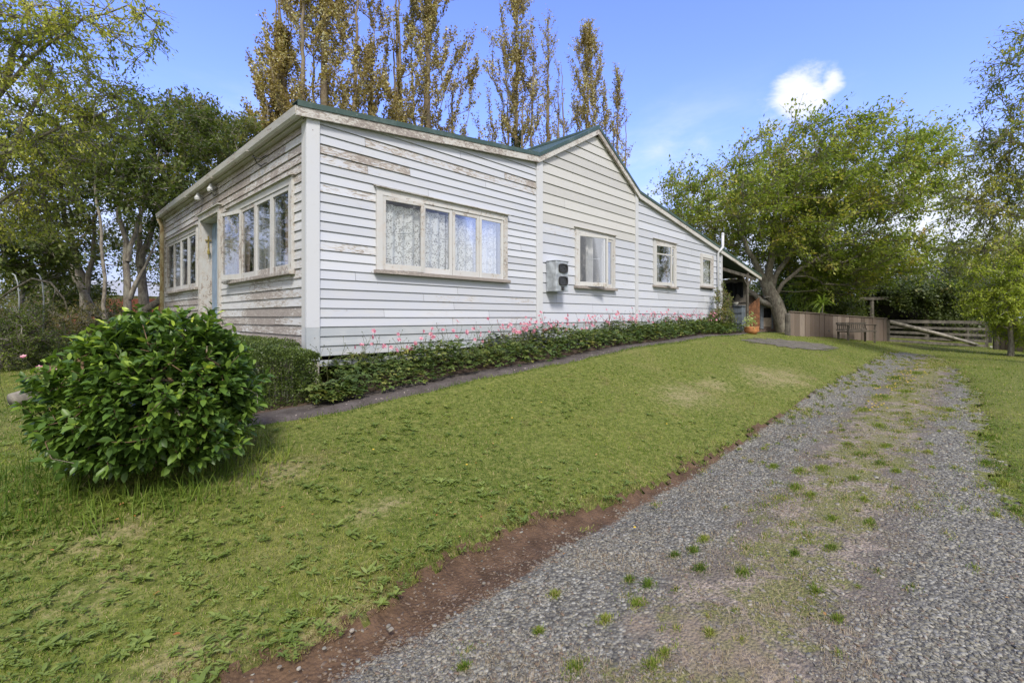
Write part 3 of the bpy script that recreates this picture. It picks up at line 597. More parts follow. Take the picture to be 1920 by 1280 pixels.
# ---- meter box, vent, pipes on the gable side
e = empty('meter_box', (4.62, 0, .93), parent=cot); m = MB(); x0, x1, yo = 4.30, 4.66, -.26; m.box(x0, x1, yo, -.03, .93, 1.475, (.6, 0, 0, 0)); m.box(x0-.01, x1+.01, yo-.01, -.03, 1.476, 1.488, (.4, 0, 0, 0)); m.build('case', M_STEEL, e, bevel=.006)
for zc in (1.35, 1.12):
    m = MB(); n_ = 20; r1 = []; 
    for k in range(n_):
        an = 2*math.pi*k/n_; sx = abs(math.cos(an))**.6*math.copysign(1, math.cos(an)); sz = abs(math.sin(an))**.6*math.copysign(1, math.sin(an)); r1.append((sx, sz))
    cxm = (x0+x1)/2+.02
    vs = [(cxm+a*.13, yo-.001, zc+b*.085) for a, b in r1]+[(cxm+a*.13, yo-.022, zc+b*.085) for a, b in r1]+[(cxm+a*.105, yo-.022, zc+b*.062) for a, b in r1]+[(cxm+a*.10, yo-.006, zc+b*.058) for a, b in r1]
    fs = [(j*n_+k, j*n_+(k+1) % n_, (j+1)*n_+(k+1) % n_, (j+1)*n_+k) for j in range(3) for k in range(n_)]; m.add(vs, fs, (.3, 0, 0, 0)); m.build('viewing_window', M_DARK, e)
    m = MB(); m.add([(cxm+a*.11, yo-.0075, zc+b*.066) for a, b in r1], [tuple(range(n_))], (.5, 0, 0, 0)); m.build('pane', M_DARKGL, e)
m = MB(); m.box(cxm-.05, cxm+.03, yo-.012, yo-.001, .96, 1.02, (.1, 0, 0, 0)); m.tube([(cxm-.01, yo-.01, 1.0), (cxm-.01, yo-.02, .95)], .02, 6); m.build('latch', M_DARK, e)
m = MB(); m.tube([(12.44, -.07, -.1), (12.44, -.07, 2.42), (12.46, -.12, 2.50), (12.62, -.14, 2.62), (12.62, -.14, 3.02)], [.030, .030, .035, .040, .040], 10, (.8, .1, 0, 0)); m.lathe((12.62, -.14, 3.0), [(.045, 0), (.048, .03), (.02, .06), (0, .065)], 10, (.8, 0, 0, 0)); m.build('vent_pipe', P_TRIM, cot, smooth=True)
# ---- porch under the tail of the roof
m = MB(); m.tube([(15.25, -.02, gz(15.25, 0)-.05), (15.25, -.02, 2.02)], .045, 8); m.build('post', M_TIMBER, cot)
m = MB(); m.beam((12.9, 0, 1.98), (16.2, 0, 1.86), .06, .10); m.beam((15.25, -.01, 1.55), (15.9, -.01, 1.93), .05, .06); m.beam((15.22, -.01, 1.55), (14.7, -.01, 1.93), .05, .05)
for y in np.arange(.6, 8, .9): m.beam((12.86, y, 2.50), (16.55, y, 1.90), .05, .10)
m.build('porch_beam', M_TIMBER, cot)
m = MB(); m.add([(12.87, -.05, 2.595), (16.6, -.05, 1.955), (16.6, 8.1, 1.955), (12.87, 8.1, 2.595)], [(0, 1, 2, 3)], (.2, 0, 0, 0)); m.build('porch_lining', M_CLOTH_SHADE, cot)  # near-black sheet paints the underside of the porch roof dark
m = MB(); zb = gz(16.3, 1)
for k in range(13):
    y = .30+k*.235; m.box(16.30+.006*(k % 2), 16.33+.006*(k % 2), y, y+.226, zb-.1, 1.90, (random.random(), 0, 0, 0))
m.box(16.26, 16.299, .30, 3.3, 1.02, 1.09); m.box(16.26, 16.299, .30, 3.3, 1.82, 1.88); m.build('porch_wall', plain('brown_grey_porch_boards', (.23, .205, .175), .9, .35, 4), cot)
m = MB(); m.box(12.9, 16.1, -.02, 1.1, gz(14, 0)-.1, gz(14, 0)+.05); m.build('porch_step', M_CONC, cot)
# things in the porch
m = MB(); n_ = 14; vs = []
bot = [1.02, 1.05, 1.10, 1.34, 1.40, 1.36, 1.12, 1.10, 1.30, 1.34, 1.30, 1.22, 1.18, 1.2]
for k in range(n_):
    y = 1.10-k*.052; x = 16.20+.03*math.sin(k*1.9); t_ = 1.76-.02*math.sin(k); vs += [(x, y, bot[k]), (x, y, (t_+bot[k])/2), (x, y, t_)]
m.add(vs, [(k*3+j, k*3+3+j, k*3+4+j, k*3+1+j) for k in range(n_-1) for j in (0, 1)], (.5, 0, 0, 0)); o = m.build('hanging_cloth', M_CLOTH_SHADE); sm_ = o.modifiers.new('s', 'SOLIDIFY'); sm_.thickness = .01
tag(o, 'black cloth hanging on the timber wall inside the porch', 'cloth')
m = MB(); zf = gz(15.9, .7)-.03
for k in range(5): m.box(15.80, 15.83, .34+.16*k, .49+.16*k, zf, .86-.012*(k % 2))
m.box(15.775, 15.799, .34, 1.14, .62, .68); m.box(15.775, 15.799, .34, 1.14, .24, .29); m.box(15.76, 16.24, .32, 1.16, .865, .895); m.box(15.83, 16.22, .35, .37, zf, .86); m.box(15.83, 16.22, 1.12, 1.14, zf, .86); o = m.build('potting_cupboard', plain('dark_blue_grey_boards', (.13, .155, .185), .85, .3, 5)); tag(o, 'dark blue grey plank cupboard standing under the porch roof', 'cupboard')
m = MB(); m.lathe((15.95, .62, .897), [(0, 0), (.05, .0), (.10, .07), (.11, .12), (.095, .12), (.0, .05)], 14); o = m.build('bowl', plain('cream_enamel', (.6, .58, .5), .4), smooth=True); tag(o, 'small cream bowl on top of the dark porch cupboard', 'bowl')
# ------------------------------------------------------------------ foliage tools
def unit(a): return a/(np.linalg.norm(a, axis=-1, keepdims=True)+1e-9)
def rdir(n_): return unit(rng.normal(size=(n_, 3)))
def leaves_geo(P, D, L, w, up=.8, fold=0.):
    """rhombic leaves; P base, D direction, L length array, w width ratio"""
    n_ = len(P); D = unit(D); N = unit(rdir(n_)*(1-up)+np.array([0, 0, up])); S = unit(np.cross(D, N)); N2 = np.cross(S, D)
    L = L[:, None]
    if not fold:
        V = np.stack([P, P+D*L*.45+S*L*w*.5, P+D*L, P+D*L*.45-S*L*w*.5], 1).reshape(-1, 3)
        return V, np.arange(n_*4).reshape(-1, 4), 4
    # oval leaf: 8 verts, folded on the midrib, tip curling down
    b = P; m1 = P+D*L*.33; m2 = P+D*L*.7-N2*L*.04; t = P+D*L-N2*L*.14; h = N2*L*fold
    V = np.stack([b, m1+S*L*w*.48+h, m2+S*L*w*.42+h, t, m2-S*L*w*.42+h, m1-S*L*w*.48+h, m1-h*.3, m2-h*.3], 1).reshape(-1, 3)
    k = np.arange(n_)[:, None]*8
    q = np.concatenate([k+np.array([[6, 1, 2, 7]]), k+np.array([[7, 4, 5, 6]])]); t3 = np.concatenate([k+np.array([[0, 1, 6]]), k+np.array([[7, 2, 3]]), k+np.array([[7, 3, 4]]), k+np.array([[0, 6, 5]])])
    return V, [q, t3], 8
def prisms(A, B, ra, rb):
    d = unit(B-A); u = unit(np.cross(d, np.array([.31, .52, .8]))); w = np.cross(d, u); V = []
    for c, r in ((A, ra), (B, rb)):
        for k in range(3):
            an = 2.094*k; V.append(c+(u*math.cos(an)+w*math.sin(an))*np.reshape(r, (-1, 1)))
    V = np.stack(V, 1).reshape(-1, 3); k = np.arange(len(A))[:, None]*6
    return V, np.concatenate([k+np.array([[0, 1, 4, 3]]), k+np.array([[1, 2, 5, 4]]), k+np.array([[2, 0, 3, 5]])])
def skeleton(limbs, ends, step=.5, vert=0., only_up=False, sag=.12, rtip=.008, pexp=.45, sides=6):
    """limbs: polylines (pts, r0, r1). ends are joined one by one to the nearest wood."""
    pos = []; par = []; rad = []; chains = []
    for pts, r0, r1 in limbs:
        pts = np.array(pts, float); seg = np.linalg.norm(np.diff(pts, axis=0), axis=1); T = np.concatenate([[0], np.cumsum(seg)])
        n_ = max(4, int(T[-1]/.35)); tt = np.linspace(0, T[-1], n_)
        q = np.stack([np.interp(tt, T, pts[:, i]) for i in range(3)], 1)
        for _ in range(3): q[1:-1] = (q[:-2]+q[1:-1]*2+q[2:])/4
        q[1:-1] += rng.normal(size=(n_-2, 3))*.03
        i0 = len(pos); r = r0+(r1-r0)*np.linspace(0, 1, n_)**.8
        for i in range(n_): pos.append(q[i]); par.append(i0+i-1 if i else -1); rad.append(r[i])
        chains.append((list(range(i0, i0+n_)), True))
    pos = np.array(pos); nl = len(pos); cap = nl+len(ends)*14; PO_ = np.zeros((cap, 3)); PO_[:nl] = pos; par = par+[0]*(cap-nl); cnt = nl
    d0 = np.min(np.linalg.norm(ends[:, None]-pos[None], axis=2), axis=1) if len(ends) else []
    tips = []
    for e in ends[np.argsort(d0)]:
        nd = PO_[:cnt]; df = e-nd; hz = np.hypot(df[:, 0], df[:, 1]); dz = df[:, 2]
        c = np.sqrt(hz**2*(1+vert)+dz**2)+np.where(dz < .15*hz if only_up else dz < -.2, 1.5+abs(dz)*2, 0)
        j = int(np.argmin(c)); p = nd[j]; L = np.linalg.norm(e-p); n_ = min(13, max(1, int(L/step)))
        ids = [j]; side = rng.normal(size=3)*L*.07
        for k in range(1, n_+1):
            t = k/n_; q = p+(e-p)*t+np.array([0, 0, -1 if only_up else 1.])*sag*L*math.sin(math.pi*t)*(1 if not only_up else .6)+side*math.sin(math.pi*t)
            PO_[cnt] = q if k < n_ else e; par[cnt] = ids[-1]; ids.append(cnt); cnt += 1
        chains.append((ids, False)); tips.append((ids[-1], ids[-2]))
    w = np.zeros(cnt)
    for t, _ in tips: w[t] += 1
    for i in range(cnt-1, nl-1, -1): w[par[i]] += w[i]
    R = rtip*np.maximum(w, 1)**pexp; R[:nl] = np.array(rad)
    mb = MB()
    for ids, main in chains:
        r = [R[i] for i in ids]
        if not main: r[0] = min(R[ids[0]], r[1]*1.25)
        mb.tube([PO_[i] for i in ids], r, sides if main else (5 if max(r) > .03 else 3), (0, 0, 0, 0), cap=False)
    E = np.array([PO_[t] for t, _ in tips]); Dn = unit(np.array([PO_[t]-PO_[q] for t, q in tips]))
    return mb, E, Dn, PO_[:cnt], R
def ell(px, py, rx, ry, d, rz, n_, shell=3.4):
    c = at(px, py, d); r = rng.random(n_)**(1/shell); u = rdir(n_)*r[:, None]
    A = np.array([RT[0]*rx/FP*d, RT[1]*rx/FP*d, 0]); B = np.array([0, 0, ry/FP*d]); C_ = np.array([FW[0]*rz, FW[1]*rz, 0])
    return c+u[:, :1]*A+u[:, 1:2]*B+u[:, 2:]*C_
def tree(name, label, cat, base, limbs, ends, lm, bm, per=40, sprays=5, slen=.7, lsize=.08, lw=.55, spread=.9, upb=.3, droop=.25, group=None, crown='crown', up=.6, bias=(0, 0, 0), **kw):
    root = empty(name, base, label, cat, group)
    mb, E, Dn, PO_, R = skeleton(limbs, ends, **kw)
    k = len(E)*sprays; A = np.repeat(E, sprays, 0); SD = unit(np.repeat(Dn, sprays, 0)+rdir(k)*spread+np.array([0, 0, upb])+np.array(bias)); SL = slen*rng.uniform(.5, 1.15, k)
    A = A-np.repeat(Dn, sprays, 0)*(rng.random((k, 1))*slen*.5)
    B = A+SD*SL[:, None]; V1, F1 = prisms(A, B, np.full(k, .006+.004*slen), np.full(k, .002))
    n0 = len(mb.v); V0 = np.array(mb.v)
    f4 = np.array([f for f in mb.f if len(f) == 4])
    npmesh('trunk', np.concatenate([V0, V1]), np.concatenate([f4, F1+n0]), bm, root, smooth=True)
    m_ = max(1, per//sprays); t = rng.random((k, m_))**.8; P = (A[:, None]+(B-A)[:, None]*t[..., None]).reshape(-1, 3)+rng.normal(size=(k*m_, 3))*lsize*.5
    D = np.repeat(SD, m_, 0)*.7+rdir(k*m_)*.9-np.array([0, 0, droop]); L = lsize*rng.uniform(.6, 1.2, k*m_)
    V, F, nv = leaves_geo(P, D, L, lw, up)
    npmesh(crown, V, F, lm, root, var=np.repeat(rng.random(k*m_)*.7+.3*np.repeat(rng.random(k), m_), nv))
    return root
LM_DARK = leafmat('dark_broad_leaf', [(.1, (.035, .052, .014)), (.45, (.070, .098, .022)), (.75, (.12, .145, .035)), (1, (.22, .18, .06))], .45, g=1.3)
LM_DARK2 = leafmat('olive_broad_leaf', [(.1, (.040, .052, .018)), (.5, (.085, .100, .032)), (.8, (.13, .12, .045)), (1, (.26, .17, .09))], .45)
LM_YEL = leafmat('yellow_green_leaf', [(.1, (.075, .095, .018)), (.45, (.155, .180, .030)), (.75, (.26, .265, .05)), (1, (.38, .31, .08))], .5, tf=.4)
LM_CHERRY = leafmat('cherry_leaf', [(.1, (.065, .095, .016)), (.45, (.120, .155, .026)), (.72, (.19, .20, .04)), (.92, (.27, .20, .06)), (1, (.34, .17, .07))], .40, .8, g=2.15)
LM_FEATH = leafmat('feathery_leaf', [(.1, (.06, .085, .018)), (.5, (.14, .16, .035)), (.85, (.25, .23, .06)), (1, (.33, .24, .10))], .4)
LM_BRIGHT = leafmat('bright_shrub_leaf', [(.1, (.09, .12, .015)), (.5, (.18, .22, .03)), (.8, (.28, .30, .05)), (1, (.42, .38, .10))], .4)
LM_POP = leafmat('autumn_poplar_leaf', [(.1, (.095, .070, .030)), (.4, (.17, .128, .050)), (.62, (.25, .20, .09)), (.8, (.46, .41, .25)), (1, (.70, .65, .50))], .15, .5, rough=.4, g=1.7)
LM_IVY = leafmat('ivy_leaf', [(.1, (.018, .03, .01)), (.9, (.05, .07, .02))], .3)
BK_GREY = barkmat('grey_bark', (.13, .115, .095), (.27, .245, .21)); BK_POP = barkmat('poplar_bark', (.16, .125, .085), (.27, .22, .155), (.25, .24, .17)); BK_PALE = barkmat('pale_mottled_bark', (.14, .12, .10), (.30, .27, .225), (.38, .37, .31))
# ------------------------------------------------------------------ poplars behind the cottage
def poplar(label, px, halfpx, topy, d, ends_n, per, stems=3, seed=0, lo=.28, ivy=False, lean=0., dens=1.):
    gx, gy, _ = at(px, 600, d); g0 = gz(gx, gy); base = np.array([gx, gy, g0]); H = (595-topy)/FP*d+EZ-g0; w = halfpx*1.28/FP*d
    limbs = [([base, base+(0, 0, H*.3), base+(lean*.5, 0, H*.6), base+(lean, 0, H*.96)], .030*H**.85, .02)]
    for s_ in range(stems):
        an = rng.uniform(0, 6.28); o_ = np.array([math.cos(an), math.sin(an), 0])*w*rng.uniform(.35, .7); h0 = H*rng.uniform(.05, .2)
        limbs.append(([base+(0, 0, h0), base+o_*.6+(0, 0, h0+H*.14), base+o_+(0, 0, h0+H*.35), base+o_*1.15+(0, 0, H*rng.uniform(.7, .92))], .016*H**.85, .015))
    h = rng.uniform(.16, 1., ends_n)**.9; prof = np.interp(h, [0, .15, .3, .5, .75, .92, 1], [.5, .95, 1, .92, .66, .36, .12]); an = rng.uniform(0, 6.28, ends_n); rr = rng.random(ends_n)**.55*prof*w
    lob = 1+.34*np.sin(an*3+seed)+.16*np.sin(h*(17+seed)+seed*2)
    E = base+np.stack([np.cos(an)*rr*lob+lean*h, np.sin(an)*rr*lob, h*H], 1)
    r = tree('poplar_tree', label, 'tree', base, limbs, E, LM_POP, BK_POP, per=int(per*1.6), sprays=4, slen=1.2, lsize=.118, lw=.75, spread=.22, upb=1.0, droop=.15, group='tall autumn poplars behind the cottage', up=.15, vert=5., only_up=True, sag=.05, rtip=.010, pexp=.46, step=1.1)
    if ivy:
        n_ = 5200; z_ = rng.random(n_)**1.2*H*.60; a2 = rng.uniform(0, 6.28, n_); q = .30*(1-z_/H)+.12*rng.random(n_)
        P = base+np.stack([np.cos(a2)*q+lean*z_/H, np.sin(a2)*q, z_], 1); V, F, nv = leaves_geo(P, np.stack([np.cos(a2), np.sin(a2), -.6+0*a2], 1), rng.uniform(.08, .14, n_), .9, .1); npmesh('ivy', V, F, LM_IVY, r, var=np.repeat(rng.random(n_), nv))
    return r
poplar('short dense poplar at the left end of the row, half behind the roof corner', 522, 46, 70, 21, 190, 95, 3, 1)
poplar('widest bronze poplar with several stems rising above the roof corner', 608, 108, -230, 22, 560, 82, 6, 2)
poplar('thin sparse young poplar between the two big ones', 695, 30, 95, 23, 80, 40, 2, 3)
poplar('tall bronze poplar behind the middle of the lean-to roof', 800, 70, -170, 24, 340, 80, 4, 4)
poplar('bare twiggy poplar just right of a tall leafy one', 848, 14, 150, 25, 50, 8, 2, 5)
poplar('thinning poplar with dark ivy on its stem above the roof valley', 968, 58, -8, 27, 300, 44, 4, 6, ivy=True)
poplar('half bare slender poplar beside the ivy clad one', 1028, 30, 40, 28, 110, 16, 2, 7)
poplar('last poplar in the row, rising just behind the gable peak', 1102, 50, 62, 31, 260, 66, 3, 8)
poplar('small narrow poplar right of the gable peak', 1158, 26, 150, 32, 90, 40, 2, 9)
# ------------------------------------------------------------------ big cherry by the porch
def pts(l, d, dd=0): return [at(x, y, d+dd*i) for i, (x, y) in enumerate(l)]
d = 19.2; b0 = at(1471, 618, d); b0[2] = gz(b0[0], b0[1])-.1
limbs = [([b0]+pts([(1461, 585), (1448, 552), (1436, 530)], d), .31, .23),
         (pts([(1440, 552), (1428, 512), (1404, 470), (1385, 430), (1350, 370)], d, -.2), .17, .03),
         (pts([(1442, 560), (1440, 520), (1448, 470), (1452, 400), (1465, 300)], d, .2), .20, .03),
         (pts([(1448, 572), (1420, 558), (1398, 545), (1370, 520), (1320, 470)], d, .15), .14, .03),
         (pts([(1445, 545), (1462, 500), (1500, 450), (1560, 380), (1640, 300)], d, .3), .12, .02),
         (pts([(1448, 560), (1462, 530), (1520, 490), (1600, 450), (1680, 400)], d, -.25), .09, .02),
         (pts([(1435, 530), (1450, 455), (1500, 360), (1550, 270)], d, -.3), .09, .02)]
E = np.concatenate([ell(1480, 345, 145, 98, d, 4.5, 230), ell(1350, 400, 100, 75, d, 3.6, 120), ell(1275, 355, 40, 34, d, 1.6, 14), ell(1285, 430, 50, 45, d, 2, 26), ell(1590, 340, 115, 75, d+.5, 4, 150), ell(1580, 440, 150, 80, d, 4.5, 190), ell(1690, 300, 55, 32, d, 2, 26), ell(1680, 360, 60, 36, d, 2.5, 45), ell(1735, 265, 22, 20, d, 1, 8), ell(1480, 350, 90, 60, d, 2.5, 90), ell(1420, 470, 110, 55, d+1, 3, 110), ell(1630, 495, 95, 38, d, 3.5, 80), ell(1550, 520, 90, 40, d+1, 3, 70)])
tree('cherry_tree', 'large spreading cherry tree with leaning grey trunk beside the porch', 'tree', b0, limbs, E, LM_CHERRY, BK_PALE, per=84, sprays=5, slen=1.15, lsize=.145, lw=.5, spread=.42, upb=.25, bias=(.35, -.36, .0), droop=.5, sag=.04, rtip=.007, pexp=.40, step=.6, sides=9)
# ------------------------------------------------------------------ trees on the right
d = 11.; b0 = at(2010, 690, d); b0[2] = gz(b0[0], b0[1])
limbs = [([b0]+pts([(2000, 560), (1985, 400), (1960, 200), (1950, 20)], d), .2, .04), (pts([(1990, 440), (1930, 400), (1880, 395), (1840, 400)], d), .06, .012), (pts([(1975, 300), (1930, 260), (1890, 250), (1865, 265)], d), .06, .012), (pts([(1985, 480), (1920, 470), (1870, 465), (1835, 470)], d), .05, .01)]
E = np.concatenate([ell(1940, 190, 60, 150, d, 1.3, 90), ell(1895, 290, 55, 60, d, 1.2, 55), ell(1865, 385, 62, 45, d, 1.2, 50), ell(1855, 455, 60, 26, d, 1.2, 28), ell(1930, 400, 60, 80, d, 1.2, 60), ell(1900, 130, 30, 40, d, .7, 10)])
tree('maple_tree', 'tall airy tree with fine drooping leaves leaning in from the right', 'tree', b0, limbs, E, LM_FEATH, BK_GREY, per=64, sprays=5, slen=.45, lsize=.105, lw=.34, spread=.8, upb=-.1, droop=.5, rtip=.006, step=.4)
d = 14.5; b0 = at(1895, 650, d); b0[2] = gz(b0[0], b0[1])
E = np.concatenate([ell(1885, 520, 60, 75, d, 1.0, 130), ell(1862, 565, 40, 40, d, .8, 60), ell(1940, 540, 60, 90, d, 1.1, 90), ell(1912, 610, 35, 28, d, .8, 50), ell(1955, 630, 45, 30, d, .9, 50)])
tree('shrub', 'bright yellow green shrub drooping over the far end of the wooden gate', 'shrub', b0, [([b0]+pts([(1895, 600), (1890, 520), (1890, 470)], d), .08, .03)], E, LM_BRIGHT, BK_GREY, per=85, sprays=5, slen=.38, lsize=.085, lw=.45, spread=.9, upb=.1, droop=.6, rtip=.006, step=.3)
# dark shrubs and vine behind the paling fence and gate
def shrub(label, ell_, d, bx, lm, per=70, lsize=.11, slen=.5, lw=.6, name='shrub', cat='shrub', grp=None, by=None, droop=.3):
    b0 = at(bx, 610, d); b0[2] = gz(b0[0], b0[1]); E = np.concatenate([ell(*e) for e in ell_])
    mx = E.mean(0); return tree(name, label, cat, b0, [([b0, b0*.5+mx*.5, mx], .07, .02)], E, lm, BK_GREY, per=per, sprays=5, slen=slen, lsize=lsize, lw=lw, spread=1., upb=.1, droop=droop, rtip=.007, step=.5, group=grp)
shrub('dark glossy evergreen bush right behind the end of the paling fence', [(1520, 545, 55, 60, 22.5, 1.6, 110), (1500, 480, 50, 50, 22.5, 1.4, 60)], 22.5, 1520, LM_DARK)
shrub('light green big leaved plant rising just behind the paling fence', [(1500, 550, 14, 40, 20.4, .4, 22), (1530, 545, 16, 35, 20.4, .4, 22)], 20.4, 1515, leafmat('pale_big_leaf', [(.1, (.08, .12, .025)), (.9, (.20, .24, .06))], .3), per=34, lsize=.22, slen=.3, lw=.42, droop=.9)
shrub('dark bush in shade behind the fence and bench', [(1565, 570, 45, 40, 22.8, 1.2, 90), (1560, 520, 60, 50, 24, 1.5, 70)], 23.5, 1570, LM_DARK)
shrub('broad dark shrub closing the view under the cherry crown', [(1470, 560, 60, 50, 25, 2, 110), (1560, 590, 70, 30, 25.5, 2, 110)], 25, 1520, LM_DARK, lsize=.15, slen=.7)
shrub('low dark hedge plants in the shade beyond the gate', [(1690, 615, 60, 22, 26, 1.2, 70), (1790, 610, 70, 28, 26, 1.4, 90)], 26, 1740, LM_DARK, per=60)
shrub('tall dark tree filling the gap behind the cherry crown', [(1560, 470, 120, 70, 27, 2.4, 190), (1650, 520, 90, 45, 27, 2, 90)], 27, 1560, LM_DARK, per=60, lsize=.16, slen=.9, name='evergreen_tree', cat='tree')
shrub('rounded brown tinged tree beyond the vine covered pergola', [(1790, 520, 60, 40, 34, 2.2, 100), (1840, 500, 50, 40, 34, 2, 60)], 34, 1800, LM_DARK2, per=60, lsize=.17, slen=.8, name='autumn_tree', cat='tree')
for k, (px, w_, hh, dd, lb) in enumerate(((1700, 110, 70, 40, 'distant green tree line seen low between pergola and cherry crown'), (1900, 130, 110, 38, 'large green tree in the distance behind the bright shrub'), (1430, 110, 60, 40, 'distant tree glimpsed behind the porch roof end'))):
    shrub(lb, [(px, 600-hh*.6, w_, hh*.75, dd, 3, 170)], dd, px, LM_DARK2 if k else LM_DARK, per=60, lsize=.24, slen=1.1, name='background_tree', cat='tree')
# pergola smothered in vine
root = empty('pergola', at(1740, 620, 23.5)*[1, 1, 0]+[0, 0, gz(*at(1740, 620, 23.5)[:2])], 'low timber pergola smothered in dark vine beyond the gate', 'pergola')
for x, y0, dd in ((1634, 562, 23.2), (1737, 558, 23.2), (1812, 558, 23.2)):
    p = at(x, y0, dd); m = MB(); m.tube([(p[0], p[1], gz(p[0], p[1])-.1), (p[0], p[1], p[2])], .10, 8); m.build('post', M_TIMBER, root)
m = MB(); m.beam(at(1610, 560, 23.1), at(1850, 556, 23.3), .1, .14); m.beam(at(1610, 560, 25.4), at(1850, 556, 25.6), .1, .14)
m.build('beam', M_TIMBER, root)
m = MB(); a, b = at(1605, 545, 25.9), at(1860, 545, 26.1); m.add([(a[0], a[1], gz(a[0], a[1])-.1), (b[0], b[1], gz(b[0], b[1])-.1), (b[0], b[1], b[2]+.2), (a[0], a[1], a[2]+.2)], [(0, 1, 2, 3)], (0, 0, 0, 0)); m.build('shade_panel', plain('painted_shade', (.025, .022, .02), .9), root)  # near-black panel paints the deep shade inside the pergola
m = MB(); a, b = at(1605, 550, 23.), at(1860, 548, 23.1); c, e = at(1860, 548, 26), at(1605, 550, 25.9); m.add([a, b, c, e], [(0, 1, 2, 3)], (0, 0, 0, 0)); m.build('roof', M_CLOTH_SHADE, root)  # dark sheet under the vine, part of the pergola's painted shade
E = np.concatenate([ell(1740, 545, 125, 16, 23.4, 1.3, 170), ell(1790, 570, 70, 35, 23.0, .5, 110), ell(1700, 560, 40, 14, 23., .4, 20)]); n_ = len(E)*60
P = np.repeat(E, 60, 0)+rng.normal(size=(n_, 3))*.17; V, F, nv = leaves_geo(P, rdir(n_)-np.array([0, 0, .6]), rng.uniform(.07, .15, n_), .85, .4); npmesh('vine', V, F, leafmat('dark_vine_leaf', [(.1, (.018, .028, .010)), (.6, (.045, .06, .02)), (.9, (.10, .12, .045)), (1, (.2, .13, .06))], .5, 1.6), root, var=np.repeat(rng.random(n_), nv))
# ------------------------------------------------------------------ trees on the left
d = 8.2; b0 = at(-70, 640, d); b0[2] = gz(b0[0], b0[1])
limbs = [([b0]+pts([(-70, 450), (-50, 300), (0, 160), (40, 60)], d), .16, .04), (pts([(-60, 400), (20, 290), (60, 200), (100, 120)], d), .07, .015), (pts([(-20, 200), (60, 100), (130, 40), (240, 10)], d, -.1), .05, .01), (pts([(-40, 280), (60, 270), (150, 230), (220, 200)], d, .1), .05, .01), (pts([(-60, 420), (0, 380), (40, 350)], d, -.1), .05, .01)]
E = np.concatenate([ell(70, 230, 130, 80, d, 1.4, 105), ell(190, 190, 80, 55, d+.3, 1.0, 38), ell(45, 330, 80, 50, d, 1.2, 48), ell(70, 90, 90, 60, d, 1.2, 50), ell(180, 60, 110, 40, d-.3, .8, 36), ell(290, 30, 40, 22, d-.3, .3, 6), ell(20, 20, 60, 40, d-.5, .8, 26), ell(10, 400, 50, 40, d, .8, 34)])
tree('yellow_green_tree', 'nearest tree on the left with loose yellow green foliage against the sky', 'tree', b0, limbs, E, LM_YEL, BK_GREY, per=60, sprays=6, slen=.42, lsize=.074, lw=.45, spread=.9, upb=0., droop=.5, rtip=.005, step=.3)
def ltree(label, tr, ell_, d, lm=LM_DARK, r0=.13, per=60, lsize=.14, extra=(), slen=.55):
    b0 = at(*tr[0], d); b0[2] = gz(b0[0], b0[1])-.05; limbs = [([b0]+pts(tr[1:], d, .05), r0, .03)]+[(pts(l, d, .1), r0*.55, .015) for l in extra]
    return tree('broadleaf_tree', label, 'tree', b0, limbs, np.concatenate([ell(*e) for e in ell_]), lm, BK_PALE, per=per, sprays=5, slen=slen, lsize=lsize, lw=.5, spread=.9, upb=.15, droop=.5, rtip=.007, step=.5, pexp=.40, sides=8, group='dark broadleaved trees left of the cottage')
ltree('leaning pale trunked tree whose stem bows left, behind the camellia', [(215, 620), (168, 560), (130, 500), (96, 430), (78, 360), (85, 280)], [(90, 300, 95, 80, 13.5, 2, 90), (60, 420, 80, 50, 13.5, 1.6, 26)], 13.5, extra=[[(110, 455), (60, 400), (40, 340)]])
ltree('twin stemmed tree with mottled trunk just right of the bowed one', [(165, 620), (158, 540), (135, 460), (112, 380), (120, 290)], [(150, 330, 70, 80, 14.5, 2, 70), (180, 430, 60, 60, 14.5, 1.6, 22)], 14.5, LM_DARK2, .17, extra=[[(160, 560), (178, 460), (180, 380), (200, 300)]])
ltree('dark leafy tree with a forked trunk standing above the rust red fence', [(232, 620), (243, 545), (238, 470), (222, 400), (232, 300)], [(235, 300, 75, 90, 13, 1.8, 95), (300, 360, 60, 70, 13, 1.5, 40)], 13, extra=[[(240, 490), (262, 400), (290, 330), (300, 280)], [(243, 560), (275, 500), (300, 440)]])
ltree('stout short trunked tree right beside the downpipe', [(268, 640), (272, 590), (268, 560), (262, 470), (262, 380)], [(350, 270, 90, 70, 15, 2, 110), (330, 400, 55, 80, 15, 1.4, 50)], 15, LM_DARK, .22, extra=[[(272, 580), (310, 560), (340, 520), (350, 420), (350, 330)], [(265, 500), (290, 400), (330, 300)]])
ltree('dark tree behind the cottage whose crown shows over the front gutter', [(430, 620), (430, 500), (425, 400), (420, 300)], [(420, 275, 80, 72, 18, 2, 170), (470, 290, 40, 50, 19, 1.4, 50), (365, 245, 65, 48, 18, 1.8, 90)], 18, LM_DARK2, .2)
ltree('small leafy tree filling the space between the trunks at far left', [(40, 640), (45, 560), (50, 480)], [(40, 480, 70, 60, 11.5, 1.2, 80), (120, 540, 60, 40, 16, 1.2, 40)], 11.5, LM_DARK, .09)
ltree('distant slim tree beyond the trunks with sky showing round it', [(330, 620), (330, 500), (325, 400)], [(200, 430, 120, 90, 22, 3, 90), (300, 480, 60, 70, 22, 2, 60)], 22, LM_DARK, .15, lsize=.15, slen=.8)
ltree('yellowish bushy tree beyond the trunks at the far left edge', [(90, 620), (90, 560), (92, 500)], [(90, 560, 110, 45, 19, 2, 110), (10, 520, 60, 60, 19, 2, 60)], 19, LM_DARK2, .12, lsize=.14, slen=.7)
